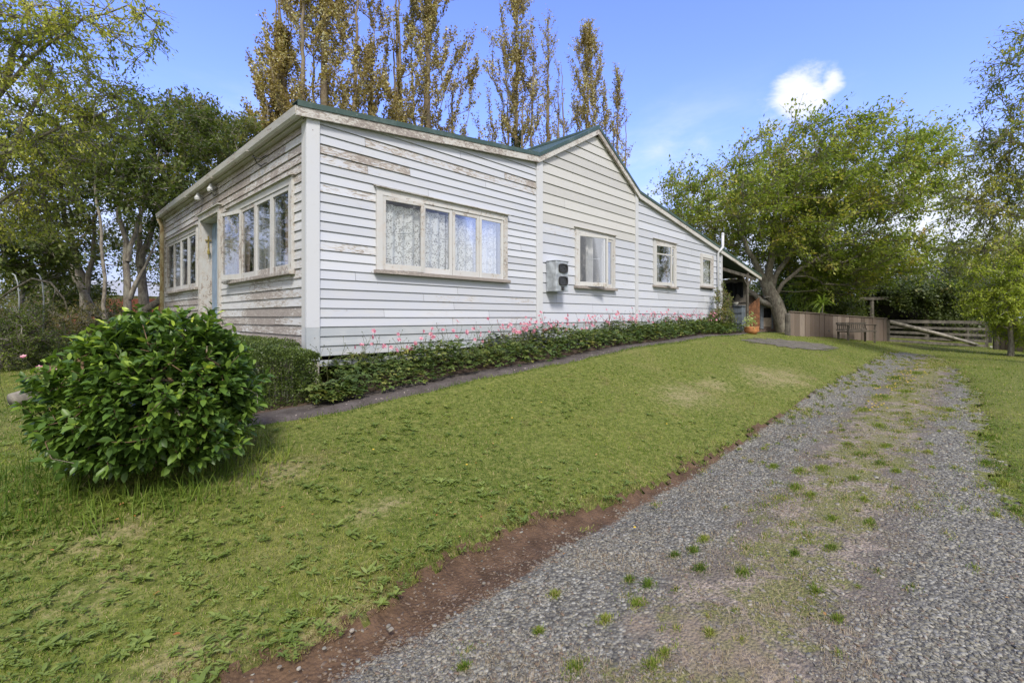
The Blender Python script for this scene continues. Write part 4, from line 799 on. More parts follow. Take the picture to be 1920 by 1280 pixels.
# a bare leafless sapling against the sky
d = 12; b0 = at(205, 600, d); b0[2] = gz(b0[0], b0[1]); E = np.concatenate([ell(205, 120, 60, 60, d, .8, 26)])
r = empty('bare_tree', b0, 'leafless pale twiggy tree top showing against the blue sky', 'tree'); mb, *_ = skeleton([([b0]+pts([(190, 450), (170, 250), (180, 180)], d), .06, .015)], E, step=.4, rtip=.005); mb.build('trunk', BK_PALE, r, smooth=True)
# ------------------------------------------------------------------ camellia bush on the lawn
bc = hit(262, 905); d = float(depth(bc[0], bc[1]))+.15; bc = at(262, 905, d); bc[2] = gz(bc[0], bc[1]); cen = at(302, 748, d); rw = 168/FP*d; rh = 163/FP*d
camel = empty('camellia_bush', bc, 'rounded dark glossy camellia bush standing alone on the front lawn', 'bush')
LM_CAM = leafmat('camellia_leaf', [(.05, (.018, .036, .008)), (.42, (.042, .078, .013)), (.66, (.085, .13, .020)), (.84, (.18, .235, .03)), (1, (.34, .35, .05))], .2, 2.2, rough=.40, tf=.30, spec=.38, g=2.2)
ns = 1080; u = rdir(ns); u = u[u[:, 2] > -.80]; ns = len(u); rr = np.where(rng.random(ns) < .72, rng.uniform(.86, 1.0, ns), rng.uniform(.45, .86, ns))
lobe = 1+.07*np.sin(u[:, 0]*5+1)+.06*np.sin(u[:, 1]*6+u[:, 2]*4)+.05*rng.normal(size=ns)
rr = rr*(1+.13*(rng.random(ns) < .06)); T_ = cen+u*(rr*lobe)[:, None]*np.array([rw, rw*.95, rh]); T_[:, 2] = np.maximum(T_[:, 2], bc[2]+.10+.12*rng.random(ns))
limbs = [([bc+rng.normal(size=3)*(.05, .05, 0), bc+(0, 0, .15)+rng.normal(size=3)*.06, cen+np.array([math.cos(a), math.sin(a), .2])*rw*.5], .018, .008) for a in np.linspace(0, 5.4, 7)]
mb, Ee, Dn, PO_, R = skeleton(limbs, T_, step=.2, rtip=.0022, pexp=.4, sides=6); mb.build('stem', barkmat('camellia_stem', (.10, .07, .04), (.22, .15, .09)), camel, smooth=True)
nl = 11; k = len(Ee); out = unit(Ee-cen); A = np.repeat(Ee, nl, 0); O_ = np.repeat(out, nl, 0); off = np.tile(np.linspace(-.09, .015, nl), k)
ax = unit(O_*.8+np.array([0, 0, .55])); ang = np.tile(np.arange(nl)*2.4, k)+np.repeat(rng.uniform(0, 6, k), nl); s1 = unit(np.cross(ax, [.2, .3, .9])); s2 = np.cross(ax, s1)
rad = s1*np.cos(ang)[:, None]+s2*np.sin(ang)[:, None]; P = A+ax*off[:, None]+rng.normal(size=A.shape)*.01; D = rad*.85+ax*.5+O_*.35-np.array([0, 0, .12])+rdir(len(A))*.3
L = rng.uniform(.055, .098, len(A))*np.tile(np.linspace(1.05, .75, nl), k); V, F, nv = leaves_geo(P, D, L, .50, .62, fold=.07)
young = np.tile(np.linspace(0, 1, nl), k)**5*np.repeat(rng.random(k)**1.3, nl)*.55*np.repeat(np.clip(out[:, 2]*.8+.35, 0, 1), nl); npmesh('leaves', V, F, LM_CAM, camel, var=np.repeat(np.clip(rng.random(len(A))*.62+young+.35*(rng.random(len(A)) < .02), 0, 1), nv), smooth=True)  # leaves yellower towards the shoot tips and the bush top
# ------------------------------------------------------------------ clipped hedges
LM_HEDGE = leafmat('box_hedge_leaf', [(.1, (.026, .045, .010)), (.5, (.058, .088, .018)), (.85, (.11, .15, .03)), (1, (.18, .22, .05))], .35, 5, rough=.4, tf=.25, g=1.25)
def hedge(label, x0, x1, y0, y1, zt, n_):
    zb = gz((x0+x1)/2, (y0+y1)/2); r = empty('hedge', ((x0+x1)/2, (y0+y1)/2, zb), label, 'hedge', 'clipped box hedges by the front corner'); 
    m = MB(); nx = 9
    for i in range(60):
        a = np.array([random.uniform(x0+.1, x1-.1), random.uniform(y0+.1, y1-.1), zb]); m.tube([a, a+(random.uniform(-.1, .1), random.uniform(-.1, .1), zt-zb-.08)], .006, 4, cap=False)
    m.build('stem', BK_GREY, r)
    q = rng.random((n_, 3)); f = rng.integers(0, 5, n_); ar = np.array([(x1-x0)*(zt-zb), (y1-y0)*(zt-zb), (x1-x0)*(y1-y0)])
    f = rng.choice(5, n_, p=np.array([ar[0], ar[0], ar[1], ar[1], ar[2]])/(2*ar[0]+2*ar[1]+ar[2])); dp = rng.exponential(.035, n_)
    X = x0+(x1-x0)*q[:, 0]; Y = y0+(y1-y0)*q[:, 1]; Z = zb+(zt-zb)*q[:, 2]; N = np.zeros((n_, 3))
    for k_, (ax_, sg) in enumerate(((1, -1), (1, 1), (0, -1), (0, 1), (2, 1))): N[f == k_, ax_] = sg
    Y = np.where(f == 0, y0+dp, np.where(f == 1, y1-dp, Y)); X = np.where(f == 2, x0+dp, np.where(f == 3, x1-dp, X)); Z = np.where(f == 4, zt-dp, Z)
    P = np.stack([X, Y, Z], 1); P += N*(.022*np.sin(X*9+Z*7)+.022*np.sin(Y*11+X*5)+.014*np.sin(Z*23+X*31))[:, None]; P[:, 2] -= .05*np.clip(1-((zt-P[:, 2])/.1), 0, 1)*np.clip(1-np.minimum(np.minimum(P[:, 0]-x0, x1-P[:, 0]), np.minimum(P[:, 1]-y0, y1-P[:, 1]))/.06, 0, 1)
    V, F, nv = leaves_geo(P, N*.6+rdir(n_)+np.array([0, 0, .4]), rng.uniform(.014, .026, n_), .62, .3); npmesh('leaves', V, F, LM_HEDGE, r, var=np.repeat(rng.random(n_), nv))
hedge('taller clipped box hedge block standing forward of the corner post', -1.75, -.20, -.76, -.12, .125, 52000)
hedge('low clipped box hedge along the foot of the front wall', -.80, -.12, -.08, 3.3, .205, 46000)
# ------------------------------------------------------------------ anemone bed along the gable side
LM_BED = leafmat('anemone_leaf', [(.1, (.030, .055, .014)), (.5, (.065, .10, .024)), (.8, (.12, .145, .035)), (1, (.24, .21, .06))], .4, 2.5, tf=.25, g=1.4)
def lobed(P, D, L, up):
    Vs = []; Fs = []; D = unit(D); N = unit(rdir(len(P))*(1-up)+np.array([0, 0, up])); S = unit(np.cross(D, N)); o = 0
    for a, sc_ in ((0, 1.), (.85, .85), (-.85, .85)):
        d2 = D*math.cos(a)+S*math.sin(a); s2 = np.cross(d2, N); l_ = (L*sc_)[:, None]
        V = np.stack([P, P+d2*l_*.55+s2*l_*.30, P+d2*l_*1.0-np.array([0, 0, .15])*l_, P+d2*l_*.55-s2*l_*.30], 1).reshape(-1, 3); Vs.append(V); Fs.append(np.arange(len(V)).reshape(-1, 4)+o); o += len(V)
    return np.concatenate(Vs), np.concatenate(Fs)
n_ = 11500; X = -.95+13.2*rng.random(n_)**1.25; edge = np.interp(X, [-1, 0, 12.4], [-1.12, -1.06, -.90]); Y = edge+(0.0-edge)*rng.random(n_)**.9; Y = np.where(X < .1, edge+(-.80-edge)*rng.random(n_), Y)
hh = (.245+.09*np.sin(X*2.3+Y*3)+.06*np.sin(X*5.1)+np.interp(X, [-1, 1, 3, 12], [-.03, 0, .06, .04]))*np.clip((Y-edge)/.22+.25, .25, 1); Z = ground_z(X, Y)+.06+hh*rng.random(n_)**.55
kb = X > -.42+.2*rng.random(n_); X, Y, Z = X[kb], Y[kb], Z[kb]; n_ = len(X); P = np.stack([X, Y, Z], 1); sc_ = np.interp(X, [0, 12], [1, 1.35]); V, F = lobed(P, rdir(n_)*(1, 1, .4)+np.array([0, -.55, .1]), rng.uniform(.035, .072, n_)*sc_, .72)
o = npmesh('ground_cover', V, F, LM_BED, var=np.tile(np.repeat(rng.random(n_), 4), 3)); tag(o, 'dense leafy ground cover filling the bed along the gable wall', 'plants', kind='stuff')
M_STEM = plain('flower_stem', (.09, .10, .035), .8); 
def petal():
    n = NT('pink_petal'); r = n.var()[0]; c = n.ramp(r, [(0, (.40, .09, .16)), (.5, (.60, .22, .32)), (1, (.78, .45, .52))]); c = n.mix(n.var()[1], c, (.6, .42, .04)); return n.bsdf(c, .6, transl=c, tf=.35)
M_PET = petal(); M_YEL = plain('yellow_stamen', (.6, .42, .04), .7)
def flowers(mb, c, r, a, my):
    nrm = unit(np.array([random.uniform(-1, 1), -1.1+random.uniform(-.6, .6), random.uniform(0, 1.4)])); s = unit(np.cross(nrm, (0, .1, 1))); t = np.cross(nrm, s)
    for k in range(6):
        an = k*1.047+a; d_ = s*math.cos(an)+t*math.sin(an); p_ = np.cross(nrm, d_); mb.add([c, c+d_*r*.55+p_*r*.34+nrm*r*.12, c+d_*r+nrm*r*.22, c+d_*r*.55-p_*r*.34+nrm*r*.12], [(0, 1, 2, 3)], (random.random(), 0, 0, 0))
    my.lathe(c+nrm*r*.06-np.array([0, 0, r*.1]), [(0, 0), (r*.2, r*.1), (0, r*.22)], 6, (.5, 1, 0, 0))
def anemone(x, y, nst, hmax, group, label, fl=.6):
    b = np.array([x, y, gz(x, y)+.05]); r = empty('anemone_plant', b, label, 'flower', group); st, fw, yl = MB(), MB(), MB()
    for _ in range(nst):
        p0 = b+(random.uniform(-.12, .12), random.uniform(-.1, .1), 0); h = hmax*random.uniform(.6, 1.); p1 = p0+(random.uniform(-.18, .18), random.uniform(-.12, .05), h); mid = (p0+p1)/2+(random.uniform(-.03, .03), random.uniform(-.04, .02), .03)
        st.tube([p0, mid, p1], [.0032, .0028, .002], 4, cap=False)
        for k in range(random.randint(2, 4)):
            q = mid*.45+p1*.55 if k else p1; e_ = q+(random.uniform(-.10, .10), random.uniform(-.08, .04), random.uniform(.04, .16)); st.tube([q, e_], [.002, .0014], 3, cap=False)
            if random.random() < fl: flowers(fw, e_, random.uniform(.024, .040), random.random(), fw)
            else: st.lathe(e_, [(0, -.006), (.008, 0), (0, .009)], 5)
    st.build('stem', M_STEM, r)
    if fw.v: fw.build('blossom', M_PET, r)
GA = 'pink anemones in the bed along the gable wall'
for x, y, n1, h, f in ((.25, -.25, 5, .62, .12), (.55, -.3, 5, .55, .35), (.8, -.5, 4, .5, .4), (1.15, -.35, 4, .5, .25), (1.5, -.45, 5, .52, .4), (1.9, -.3, 5, .5, .25), (2.3, -.35, 5, .5, .35), (2.75, -.3, 7, .52, .45), (3.1, -.35, 9, .55, .7), (3.45, -.3, 9, .52, .75), (3.8, -.3, 9, .58, .75), (4.2, -.35, 9, .5, .6), (4.8, -.3, 7, .5, .6), (5.3, -.3, 8, .54, .65), (5.8, -.35, 9, .56, .7), (6.3, -.3, 9, .55, .7), (6.8, -.3, 8, .55, .6), (7.3, -.35, 9, .52, .7), (7.9, -.3, 8, .55, .65), (8.5, -.3, 8, .5, .7), (9.1, -.3, 9, .5, .7), (9.8, -.3, 9, .5, .7), (10.5, -.3, 9, .55, .75), (11.2, -.3, 9, .55, .7), (11.8, -.35, 7, .55, .7)):
    anemone(x, y, n1, h, GA, 'pink anemone with thin branching stems rising in front of the weatherboards', f)
for px, py, lb in ((18, 738, 'lone pink flower by the log at the left edge'), (70, 712, 'pink flower half hidden behind the camellia leaves')):
    p = hit(px, py+40); anemone(p[0], p[1], 2, .42, None, lb, .5)
# corner shrub at the far end of the bed
b0 = np.array([11.75, -.42, gz(11.75, -.42)]); E = np.concatenate([b0+(0, 0, .40)+rdir(70)*(.34, .28, .34), b0+(.1, 0, .8)+rdir(26)*(.26, .2, .35), b0+(.15, .1, 1.2)+rdir(8)*(.10, .1, .22)])
tree('flowering_shrub', 'straggly shrub with reddish tips at the far corner of the gable wall', 'shrub', b0, [([b0, b0+(0, 0, .7), b0+(.1, 0, 1.2)], .025, .008)], E, leafmat('rose_leaf', [(.1, (.04, .06, .018)), (.5, (.09, .11, .03)), (.8, (.18, .15, .05)), (1, (.36, .16, .12))], .3, 3), BK_GREY, per=36, sprays=4, slen=.18, lsize=.05, lw=.6, rtip=.004, step=.2)
# ------------------------------------------------------------------ paling fence, gate, bench and pots
def palings(label, p, q, h0, h1, n_, rail=True):
    e = empty('paling_fence', (p+q)/2*[1, 1, 0]+[0, 0, gz(*((p+q)/2)[:2])], label, 'fence'); m = MB(); dr = unit(q-p)[:2]; nr = np.array([dr[1], -dr[0]])
    mt = MB()
    for k in range(n_):
        t0, t1 = k/n_, (k+.95)/n_; a = p+(q-p)*t0; b = p+(q-p)*t1; za = gz(a[0], a[1])-.05; zt = EZ*0+h0+(h1-h0)*t0; of = .004*(k % 3)
        c = [a[:2]-nr*of, b[:2]-nr*of, b[:2]-nr*(of+.02), a[:2]-nr*(of+.02)]; m.box8([(*x, za) for x in c]+[(*x, zt+random.uniform(-.008, .008)) for x in c], (random.random(), random.random(), 0, 0))
    m.build('palings', M_FENCE, e); mt.beam((*p[:2], h0+.02), (*q[:2], h1+.02), .06, .025); mt.build('cap_rail', M_FENCE, e)
    for t in (0.02, .5, .985):
        a = p+(q-p)*t; mp_ = MB(); b = a[:2]-nr*.09; mp_.box(b[0]-.05, b[0]+.05, b[1]-.05, b[1]+.05, gz(*b)-.1, h0+(h1-h0)*t-.03); mp_.build('post', M_TIMBER, e)
    return e
def fencemat():
    n = NT('fence_timber'); v = n.var(); a = n.noise(n.coord((4, 4, .8)), 5, 6, .7); c = n.ramp(v[0], [(0, (.085, .062, .045)), (.5, (.17, .13, .10)), (1, (.26, .215, .175))]); c = n.mix(n.math('MULTIPLY', n.step(a, .45, .7), .6), c, (.12, .10, .09)); c = n.mix(n.math('MULTIPLY', v[1], .25), c, (.17, .115, .085)); return n.bsdf(c, .9, a, .4)
M_FENCE = fencemat()
f0 = hit(1480, 629); f1 = hit(1546, 632); f2 = hit(1663, 640)
zt = lambda px, py, q: EZ-(py-595)/FP*float(depth(q[0], q[1]))
palings('short end bay of the timber paling fence, nearest the cherry tree', f0, f1, zt(1480, 585, f0), zt(1546, 589, f1), 7)
fe = palings('long reddish timber paling fence behind the bench', f1+(.04, 0, 0), f2, zt(1546, 590, f1), zt(1663, 598, f2), 16)
g1 = hit(1850, 651)
m = MB(); p = f0-(.12, .0, 0); hh = zt(1476, 588, f0); m.box8([(p[0]-.14, p[1]-.05, p[2]-.1), (p[0]+.10, p[1]-.05, p[2]-.1), (p[0]+.10, p[1]+.08, p[2]-.1), (p[0]-.14, p[1]+.08, p[2]-.1), (p[0]-.08, p[1]-.04, hh), (p[0]+.10, p[1]-.04, hh+.02), (p[0]+.1, p[1]+.06, hh+.02), (p[0]-.06, p[1]+.06, hh-.03)]); o = m.build('stump_post', M_TIMBER, bevel=.02); tag(o, 'rough grey split post leaning at the left end of the paling fence', 'post')
e = empty('wooden_gate', f2, 'wide five rail wooden gate with a long diagonal brace', 'gate'); q0 = f2+(.06, -.03, 0); h = zt(1668, 601, f2)-q0[2]; h1 = zt(1848, 603, g1)-g1[2]
for k, t in enumerate((.97, .70, .46, .24, .05)):
    m = MB(); m.beam(q0+(0, 0, h*t), g1+(0, 0, h1*t), .035, .10 if k else .12); m.build('rail', M_TIMBER, e)
m = MB(); m.tube([q0+(0, -.05, h*.95), q0*.5+g1*.5+(0, -.05, h*.50+.0), q0*.12+g1*.88+(0, -.05, .09)], [.075, .07, .05], 7); m.build('brace', plain('grey_log', (.24, .22, .19), .9, .4, 6), e, smooth=True)
for a, hb in ((q0, h), (g1, h1)):
    m = MB(); m.box(a[0]-.05, a[0]+.05, a[1]-.05, a[1]+.05, a[2]-.05, a[2]+hb*1.02); m.build('stile', M_TIMBER, e)
m = MB(); a = g1+(-.7, -.12, .05); m.beam(a, g1+(0, -.12, .03), .07, .05); o = m.build('plank', plain('pale_plank', (.5, .48, .43), .8)); tag(o, 'short pale plank lying at the foot of the gate', 'plank')
g2 = hit(1868, 655); m = MB(); m.tube([g2-(0, 0, .1), g2+(0, 0, 1.05)], .10, 8); m.build('gate_post', M_TIMBER); tag(bpy.data.objects['gate_post'], 'stout round post at the right end of the wooden gate', 'post')
g3 = hit(1990, 668); palings('dark timber fence in shade under the bright shrub right of the gate', g2+(.12, 0, 0), g3, g2[2]+.95, g3[2]+.9, 14)
M_BENCH = plain('dark_mossy_bench_timber', (.085, .072, .055), .9, .4, 8)
# bench in front of the fence
b0 = hit(1600, 638); sc_ = float(depth(b0[0], b0[1]))/FP; dr = unit(f2-f1)*[1, 1, 0]; dr = unit(dr); nr = np.array([dr[1], -dr[0], 0]); b0 = b0*1.; b0[2] = gz(b0[0], b0[1]); e = empty('garden_bench', b0, 'weathered slatted garden bench standing against the paling fence', 'bench')
zz = lambda py: EZ-(py-595)*sc_; hw = .95
zs, zb_ = zz(621), zz(606)
m = MB(); 
for k in range(3): m.beam(b0*[1, 1, 0]-dr*hw+nr*(.02+.11*k)+[0, 0, zs], b0*[1, 1, 0]+dr*hw+nr*(.02+.11*k)+[0, 0, zs], .09, .035)
m.build('seat', M_BENCH, e)
m = MB(); m.beam(b0*[1, 1, 0]-dr*hw-nr*.06+[0, 0, zb_], b0*[1, 1, 0]+dr*hw-nr*.06+[0, 0, zb_], .03, .06); m.beam(b0*[1, 1, 0]-dr*hw-nr*.04+[0, 0, zs+.06], b0*[1, 1, 0]+dr*hw-nr*.04+[0, 0, zs+.06], .03, .05)
for k in range(15):
    t = -1+2*(k+.5)/15; a = b0*[1, 1, 0]+dr*hw*t; m.beam(a-nr*.04+[0, 0, zs+.06], a-nr*.065+[0, 0, zb_], .05, .015, up=tuple(nr))
m.build('backrest', M_BENCH, e)
for s_ in (-.9, .9):
    for n2 in (-.04, .26):
        m = MB(); a = b0*[1, 1, 0]+dr*hw*s_+nr*n2; m.beam(a+[0, 0, gz(a[0], a[1])-.02], a+[0, 0, zs+(.22 if n2 > 0 else .0)], .06, .06, up=(1, 0, 0)); m.build('leg', M_BENCH, e)
    m = MB(); a = b0*[1, 1, 0]+dr*hw*s_; m.beam(a-nr*.06+[0, 0, zs+.22], a+nr*.32+[0, 0, zs+.22], .07, .03); m.build('arm', M_BENCH, e)
# potted dracaena
b0 = hit(1541, 631); sc_ = float(depth(b0[0], b0[1]))/FP; e = empty('potted_plant', b0, 'spiky cordyline with a thin bare stem in a dark trough by the fence', 'potted plant')
m = MB(); m.lathe(b0, [(0, 0), (11*sc_, 0), (13*sc_, 12*sc_), (12*sc_, 12.5*sc_), (11.5*sc_, 9*sc_), (0, 9*sc_)], 16); m.build('pot', plain('dark_blue_plastic', (.035, .05, .06), .5), e, smooth=False)
top = b0+(6*sc_, 0, 60*sc_); m = MB(); m.tube([b0+(3*sc_, 0, 8*sc_), b0+(4*sc_, 0, 35*sc_), top], .018, 6); m.build('stem', BK_PALE, e)
n_ = 46; D = unit(rdir(n_)*(1, 1, .8)+np.array([0, 0, .35])); V = []; F = []
for k in range(n_):
    L = random.uniform(.35, .62); s = unit(np.cross(D[k], (0, 0, 1.01)))*.028; p = top+(0, 0, random.uniform(-.05, .12)); a = p+D[k]*L*.5; b = p+D[k]*L-np.array([0, 0, L*.35]); i0 = len(V); V += [p-s*.5, p+s*.5, a+s, a-s, b]; F += [(i0, i0+1, i0+2, i0+3), (i0+3, i0+2, i0+4, i0+4)]
m = MB(); m.add(V, [f if f[3] != f[2] else f[:3] for f in F]); m.build('leaves', leafmat('strap_leaf', [(0, (.14, .19, .04)), (1, (.24, .30, .08))]), e)
# terracotta bowl with a small plant, rusty panel, playhouse
b0 = hit(1409, 626); sc_ = float(depth(b0[0], b0[1]))/FP; e = empty('potted_plant', b0, 'small pale plant in a wide terracotta bowl by the porch post', 'potted plant')
m = MB(); m.lathe(b0, [(0, 0), (8*sc_, 0), (13*sc_, 6*sc_), (12*sc_, 12*sc_), (13*sc_, 13.5*sc_), (11*sc_, 13*sc_), (10*sc_, 9*sc_), (0, 9*sc_)], 22, (.7, 0, 0, 0)); m.build('pot', plain('terracotta', (.48, .21, .085), .7, .25, 6), e, smooth=True)
n_ = 120; P = b0+(-.05, 0, 13*sc_)+rng.normal(size=(n_, 3))*(.09, .09, .10)+np.array([0, 0, .12]); V, F, nv = leaves_geo(P, rdir(n_)+np.array([0, 0, .5]), rng.uniform(.06, .13, n_), .35, .3); npmesh('leaves', V, F, leafmat('pale_green_leaf', [(0, (.14, .18, .07)), (1, (.28, .32, .14))]), e, var=np.repeat(rng.random(n_), nv))
d = 18.3; m = MB(); a, b = at(1404, 620, d), at(1425, 622, d); zt_ = at(1415, 573, d)[2]; th_ = np.array([0, .03, 0])
for k in range(7):
    t0, t1 = k/7, (k+.8)/7; p = a+(b-a)*t0; q = a+(b-a)*t1; z0_ = gz(p[0], p[1])-.03; m.box8([(p[0], p[1], z0_), (q[0], q[1], z0_), (q[0], q[1]+.03, z0_), (p[0], p[1]+.03, z0_), (p[0], p[1], zt_+.05*k), (q[0], q[1], zt_+.05*k), (q[0], q[1]+.03, zt_+.05*k), (p[0], p[1]+.03, zt_+.05*k)], (.2+.8*(k > 3), 0, 0, 0))
o = m.build('rusty_screen', plain('rusty_orange_slats', (.17, .075, .035), .8, .5, 8)); tag(o, 'rusty orange slatted screen standing beyond the porch post', 'screen')
d = 19.6; e = empty('playhouse', hit(1437, 612), 'small timber playhouse with a hooded window beyond the porch', 'playhouse'); a, b = at(1424, 615, d), at(1452, 615, d); z0_ = gz(a[0], a[1])-.1; u_ = unit(b-a); nn = np.array([u_[1], -u_[0], 0]); zz = lambda py: EZ-(py-595)/FP*d
def pb(m, px0, px1, py0, py1, o0, o1, A=None):
    p, q = at(px0, 595, d)*[1, 1, 0], at(px1, 595, d)*[1, 1, 0]; c = [p+nn*o0, q+nn*o0, q+nn*o1, p+nn*o1]; m.box8([(*x[:2], zz(py1)) for x in c]+[(*x[:2], zz(py0)) for x in c], A)
m = MB(); pb(m, 1395, 1454, 566, 622, -1.3, 0); m.build('wall', plain('red_brown_boards', (.20, .145, .12), .9, .3), e)
m = MB(); pb(m, 1425, 1431, 566, 616, .001, .03); pb(m, 1446, 1449, 568, 616, .001, .03); pb(m, 1431, 1446, 568, 577, .001, .03); m.build('trim', plain('blue_grey_trim', (.22, .24, .28), .8), e)
m = MB(); pb(m, 1432, 1445, 578, 595, .001, .015); m.build('window', M_DARKGL, e)
m = MB(); pb(m, 1431, 1446, 596, 612, .002, .02); m.build('panel', plain('pinkish_panel', (.45, .36, .29), .8), e)
m = MB(); pb(m, 1392, 1457, 554, 566, -1.4, .02); m.build('roof', plain('old_brown_roof', (.13, .09, .07), .9), e)
m = MB(); p, q = at(1423, 560, d), at(1450, 560, d); m.box8([p+nn*.0, q+nn*0, q+nn*.4-(0, 0, .09), p+nn*.4-(0, 0, .09), p+(0, 0, .03), q+(0, 0, .03), q+nn*.4-(0, 0, .06), p+nn*.4-(0, 0, .06)]); m.build('hood', plain('grey_hood', (.30, .27, .23), .8), e)
# ------------------------------------------------------------------ garden at the far left
p0 = hit(20, 762); p1 = hit(82, 752); m = MB(); m.tube([p0+(0, 0, .07), (p0+p1)/2+(0, 0, .09), p1+(0, 0, .08)], [.075, .085, .07], 10); o = m.build('log', plain('weathered_log', (.24, .22, .19), .9, .4, 6), smooth=True); tag(o, 'grey weathered log lying on the grass at the left edge', 'log')
d = 9.5; M_WIRE = plain('garden_wire', (.06, .065, .06), .6); e = empty('wire_frame', hit(70, 690), 'wire mesh plant frame with thin hoops in the overgrown left garden', 'wire frame')
m = MB()
for k in range(9):
    a = at(0+k*14, 690, d); m.tube([(a[0], a[1], gz(a[0], a[1])), (a[0], a[1], at(0, 640, d)[2])], .004, 4)
for py in (645, 660, 675): m.tube([at(-10, py, d), at(120, py, d)], .003, 4)
m.build('mesh', M_WIRE, e)
for x in (20, 66):
    m = MB(); m.tube([at(x+14, 640, d), at(x+16, 560, d), at(x+13, 530, d), at(x+8, 516, d), at(x+3, 513, d)], .012, 5); m.build('hoop', plain('pale_hose', (.35, .37, .38), .5), e, smooth=True)
m = MB(); m.tube([at(-20, 575, 9), at(20, 545, 9), at(60, 522, 9), at(95, 530, 9), at(120, 560, 9.2), at(135, 610, 9.4)], [.02, .02, .018, .018, .015, .012], 6); o = m.build('fallen_branch', BK_PALE, smooth=True); tag(o, 'long pale bare branch arching over the overgrown left garden', 'branch')
f = 24.; e0, e1 = at(60, 570, f), at(318, 570, f); m = MB(); nk = 60
for k in range(nk):
    p = e0+(e1-e0)*k/nk; q = e0+(e1-e0)*(k+.94)/nk; zb2 = gz(p[0], p[1])-.1; m.box8([(p[0], p[1], zb2), (q[0], q[1], zb2), (q[0], q[1]+.05, zb2), (p[0], p[1]+.05, zb2), (p[0], p[1], at(0, 560, f)[2]), (q[0], q[1], at(0, 560, f)[2]), (q[0], q[1]+.05, at(0, 560, f)[2]), (p[0], p[1]+.05, at(0, 560, f)[2])])
o = m.build('boundary_fence', plain('rust_red_fence', (.30, .10, .065), .8, .35, 3)); tag(o, 'rust red boundary fence seen beyond the tree trunks at left', 'fence')
f = 34.; p = at(175, 600, f); e = empty('neighbour_house', (p[0], p[1], gz(p[0], p[1])), 'pale neighbouring house barely seen between the tree trunks', 'house'); m = MB(); m.box(p[0]-3, p[0]+4, p[1]-2, p[1]+3, -1, 2.0); m.build('wall', plain('cream_wall', (.62, .55, .42), .8), e); m = MB(); m.add([(p[0]-3.4, p[1]-2.4, 2), (p[0]+4.4, p[1]-2.4, 2), (p[0]+4.4, p[1]+3.4, 2), (p[0]-3.4, p[1]+3.4, 2), (p[0]-3.4, p[1]+.5, 3.2), (p[0]+4.4, p[1]+.5, 3.2)], [(0, 1, 5, 4), (3, 2, 5, 4), (0, 3, 4), (1, 2, 5)]); m.build('roof', plain('grey_roof', (.4, .42, .45), .6), e)
LM_BRN = leafmat('brownish_undergrowth', [(.1, (.035, .045, .015)), (.5, (.085, .085, .030)), (.8, (.14, .10, .05)), (1, (.25, .20, .09))], .5)
LM_UG = leafmat('undergrowth_green', [(.1, (.03, .05, .012)), (.5, (.07, .10, .02)), (1, (.15, .18, .04))], .5)
shrub('brown tinged bushy shrub in the shade behind the wire frame', [(60, 620, 80, 45, 11, 1.0, 120), (150, 610, 60, 45, 12, 1, 80)], 11, 80, LM_BRN, per=60, lsize=.06, slen=.35)
shrub('scrubby olive shrub at the very left edge behind the log', [(-10, 650, 60, 50, 8.6, .9, 110), (20, 600, 40, 30, 9, .8, 40)], 8.6, -5, LM_UG, per=60, lsize=.045, slen=.3)
shrub('low green bush between the camellia and the rust red fence', [(120, 660, 70, 40, 10, .8, 100), (230, 640, 80, 40, 12, .9, 90)], 10, 150, LM_UG, per=55, lsize=.05, slen=.3)
shrub('dense dark shrub under the trunks by the front corner downpipe', [(290, 620, 50, 35, 15, 1., 80), (220, 600, 60, 30, 17, 1.2, 60)], 15, 280, LM_DARK, per=60, lsize=.08)
# ------------------------------------------------------------------ grass, weeds, stones
def polar(n_, d0, d1, half=60):
    a = np.radians(rng.uniform(-half, half, n_)); d = d0*(d1/d0)**rng.random(n_); c, s_ = np.cos(a), np.sin(a)
    return CXY[0]+d*(FW[0]*c+RT[0]*s_), CXY[1]+d*(FW[1]*c+RT[1]*s_), d
def wav(X, Y, s_=1., ph=0.):
    return (np.sin(X*1.9*s_+1.3*np.sin(Y*1.7*s_+ph)+ph)+np.sin(Y*2.3*s_+1.1*np.sin(X*1.3*s_-ph)+2*ph)+.7*np.sin(X*4.7*s_+Y*3.9*s_+ph))/2.7
def grass_ok(X, Y):
    bed = (Y > -1.27) & (X > -1.28) & (X < 13.3); porch = (X > 12.8) & (X < 16.4) & (Y > -.1)
    sv = at(1490, 645, 14.5); patch = (np.hypot((X-cp_[0])/1.9, (Y-cp_[1])/.36) < .75+.5*wav(X, Y, 3)+.25*rng.normal(size=len(X)))
    mg = (drive_mask(X, Y) > .03+.05*wav(X, Y, 6)); front = (X > -.2) & (Y > -1.4) & (X < 16.4)
    dry = np.zeros(len(X), bool)
    return ~(bed | porch | mg | front | patch | dry)
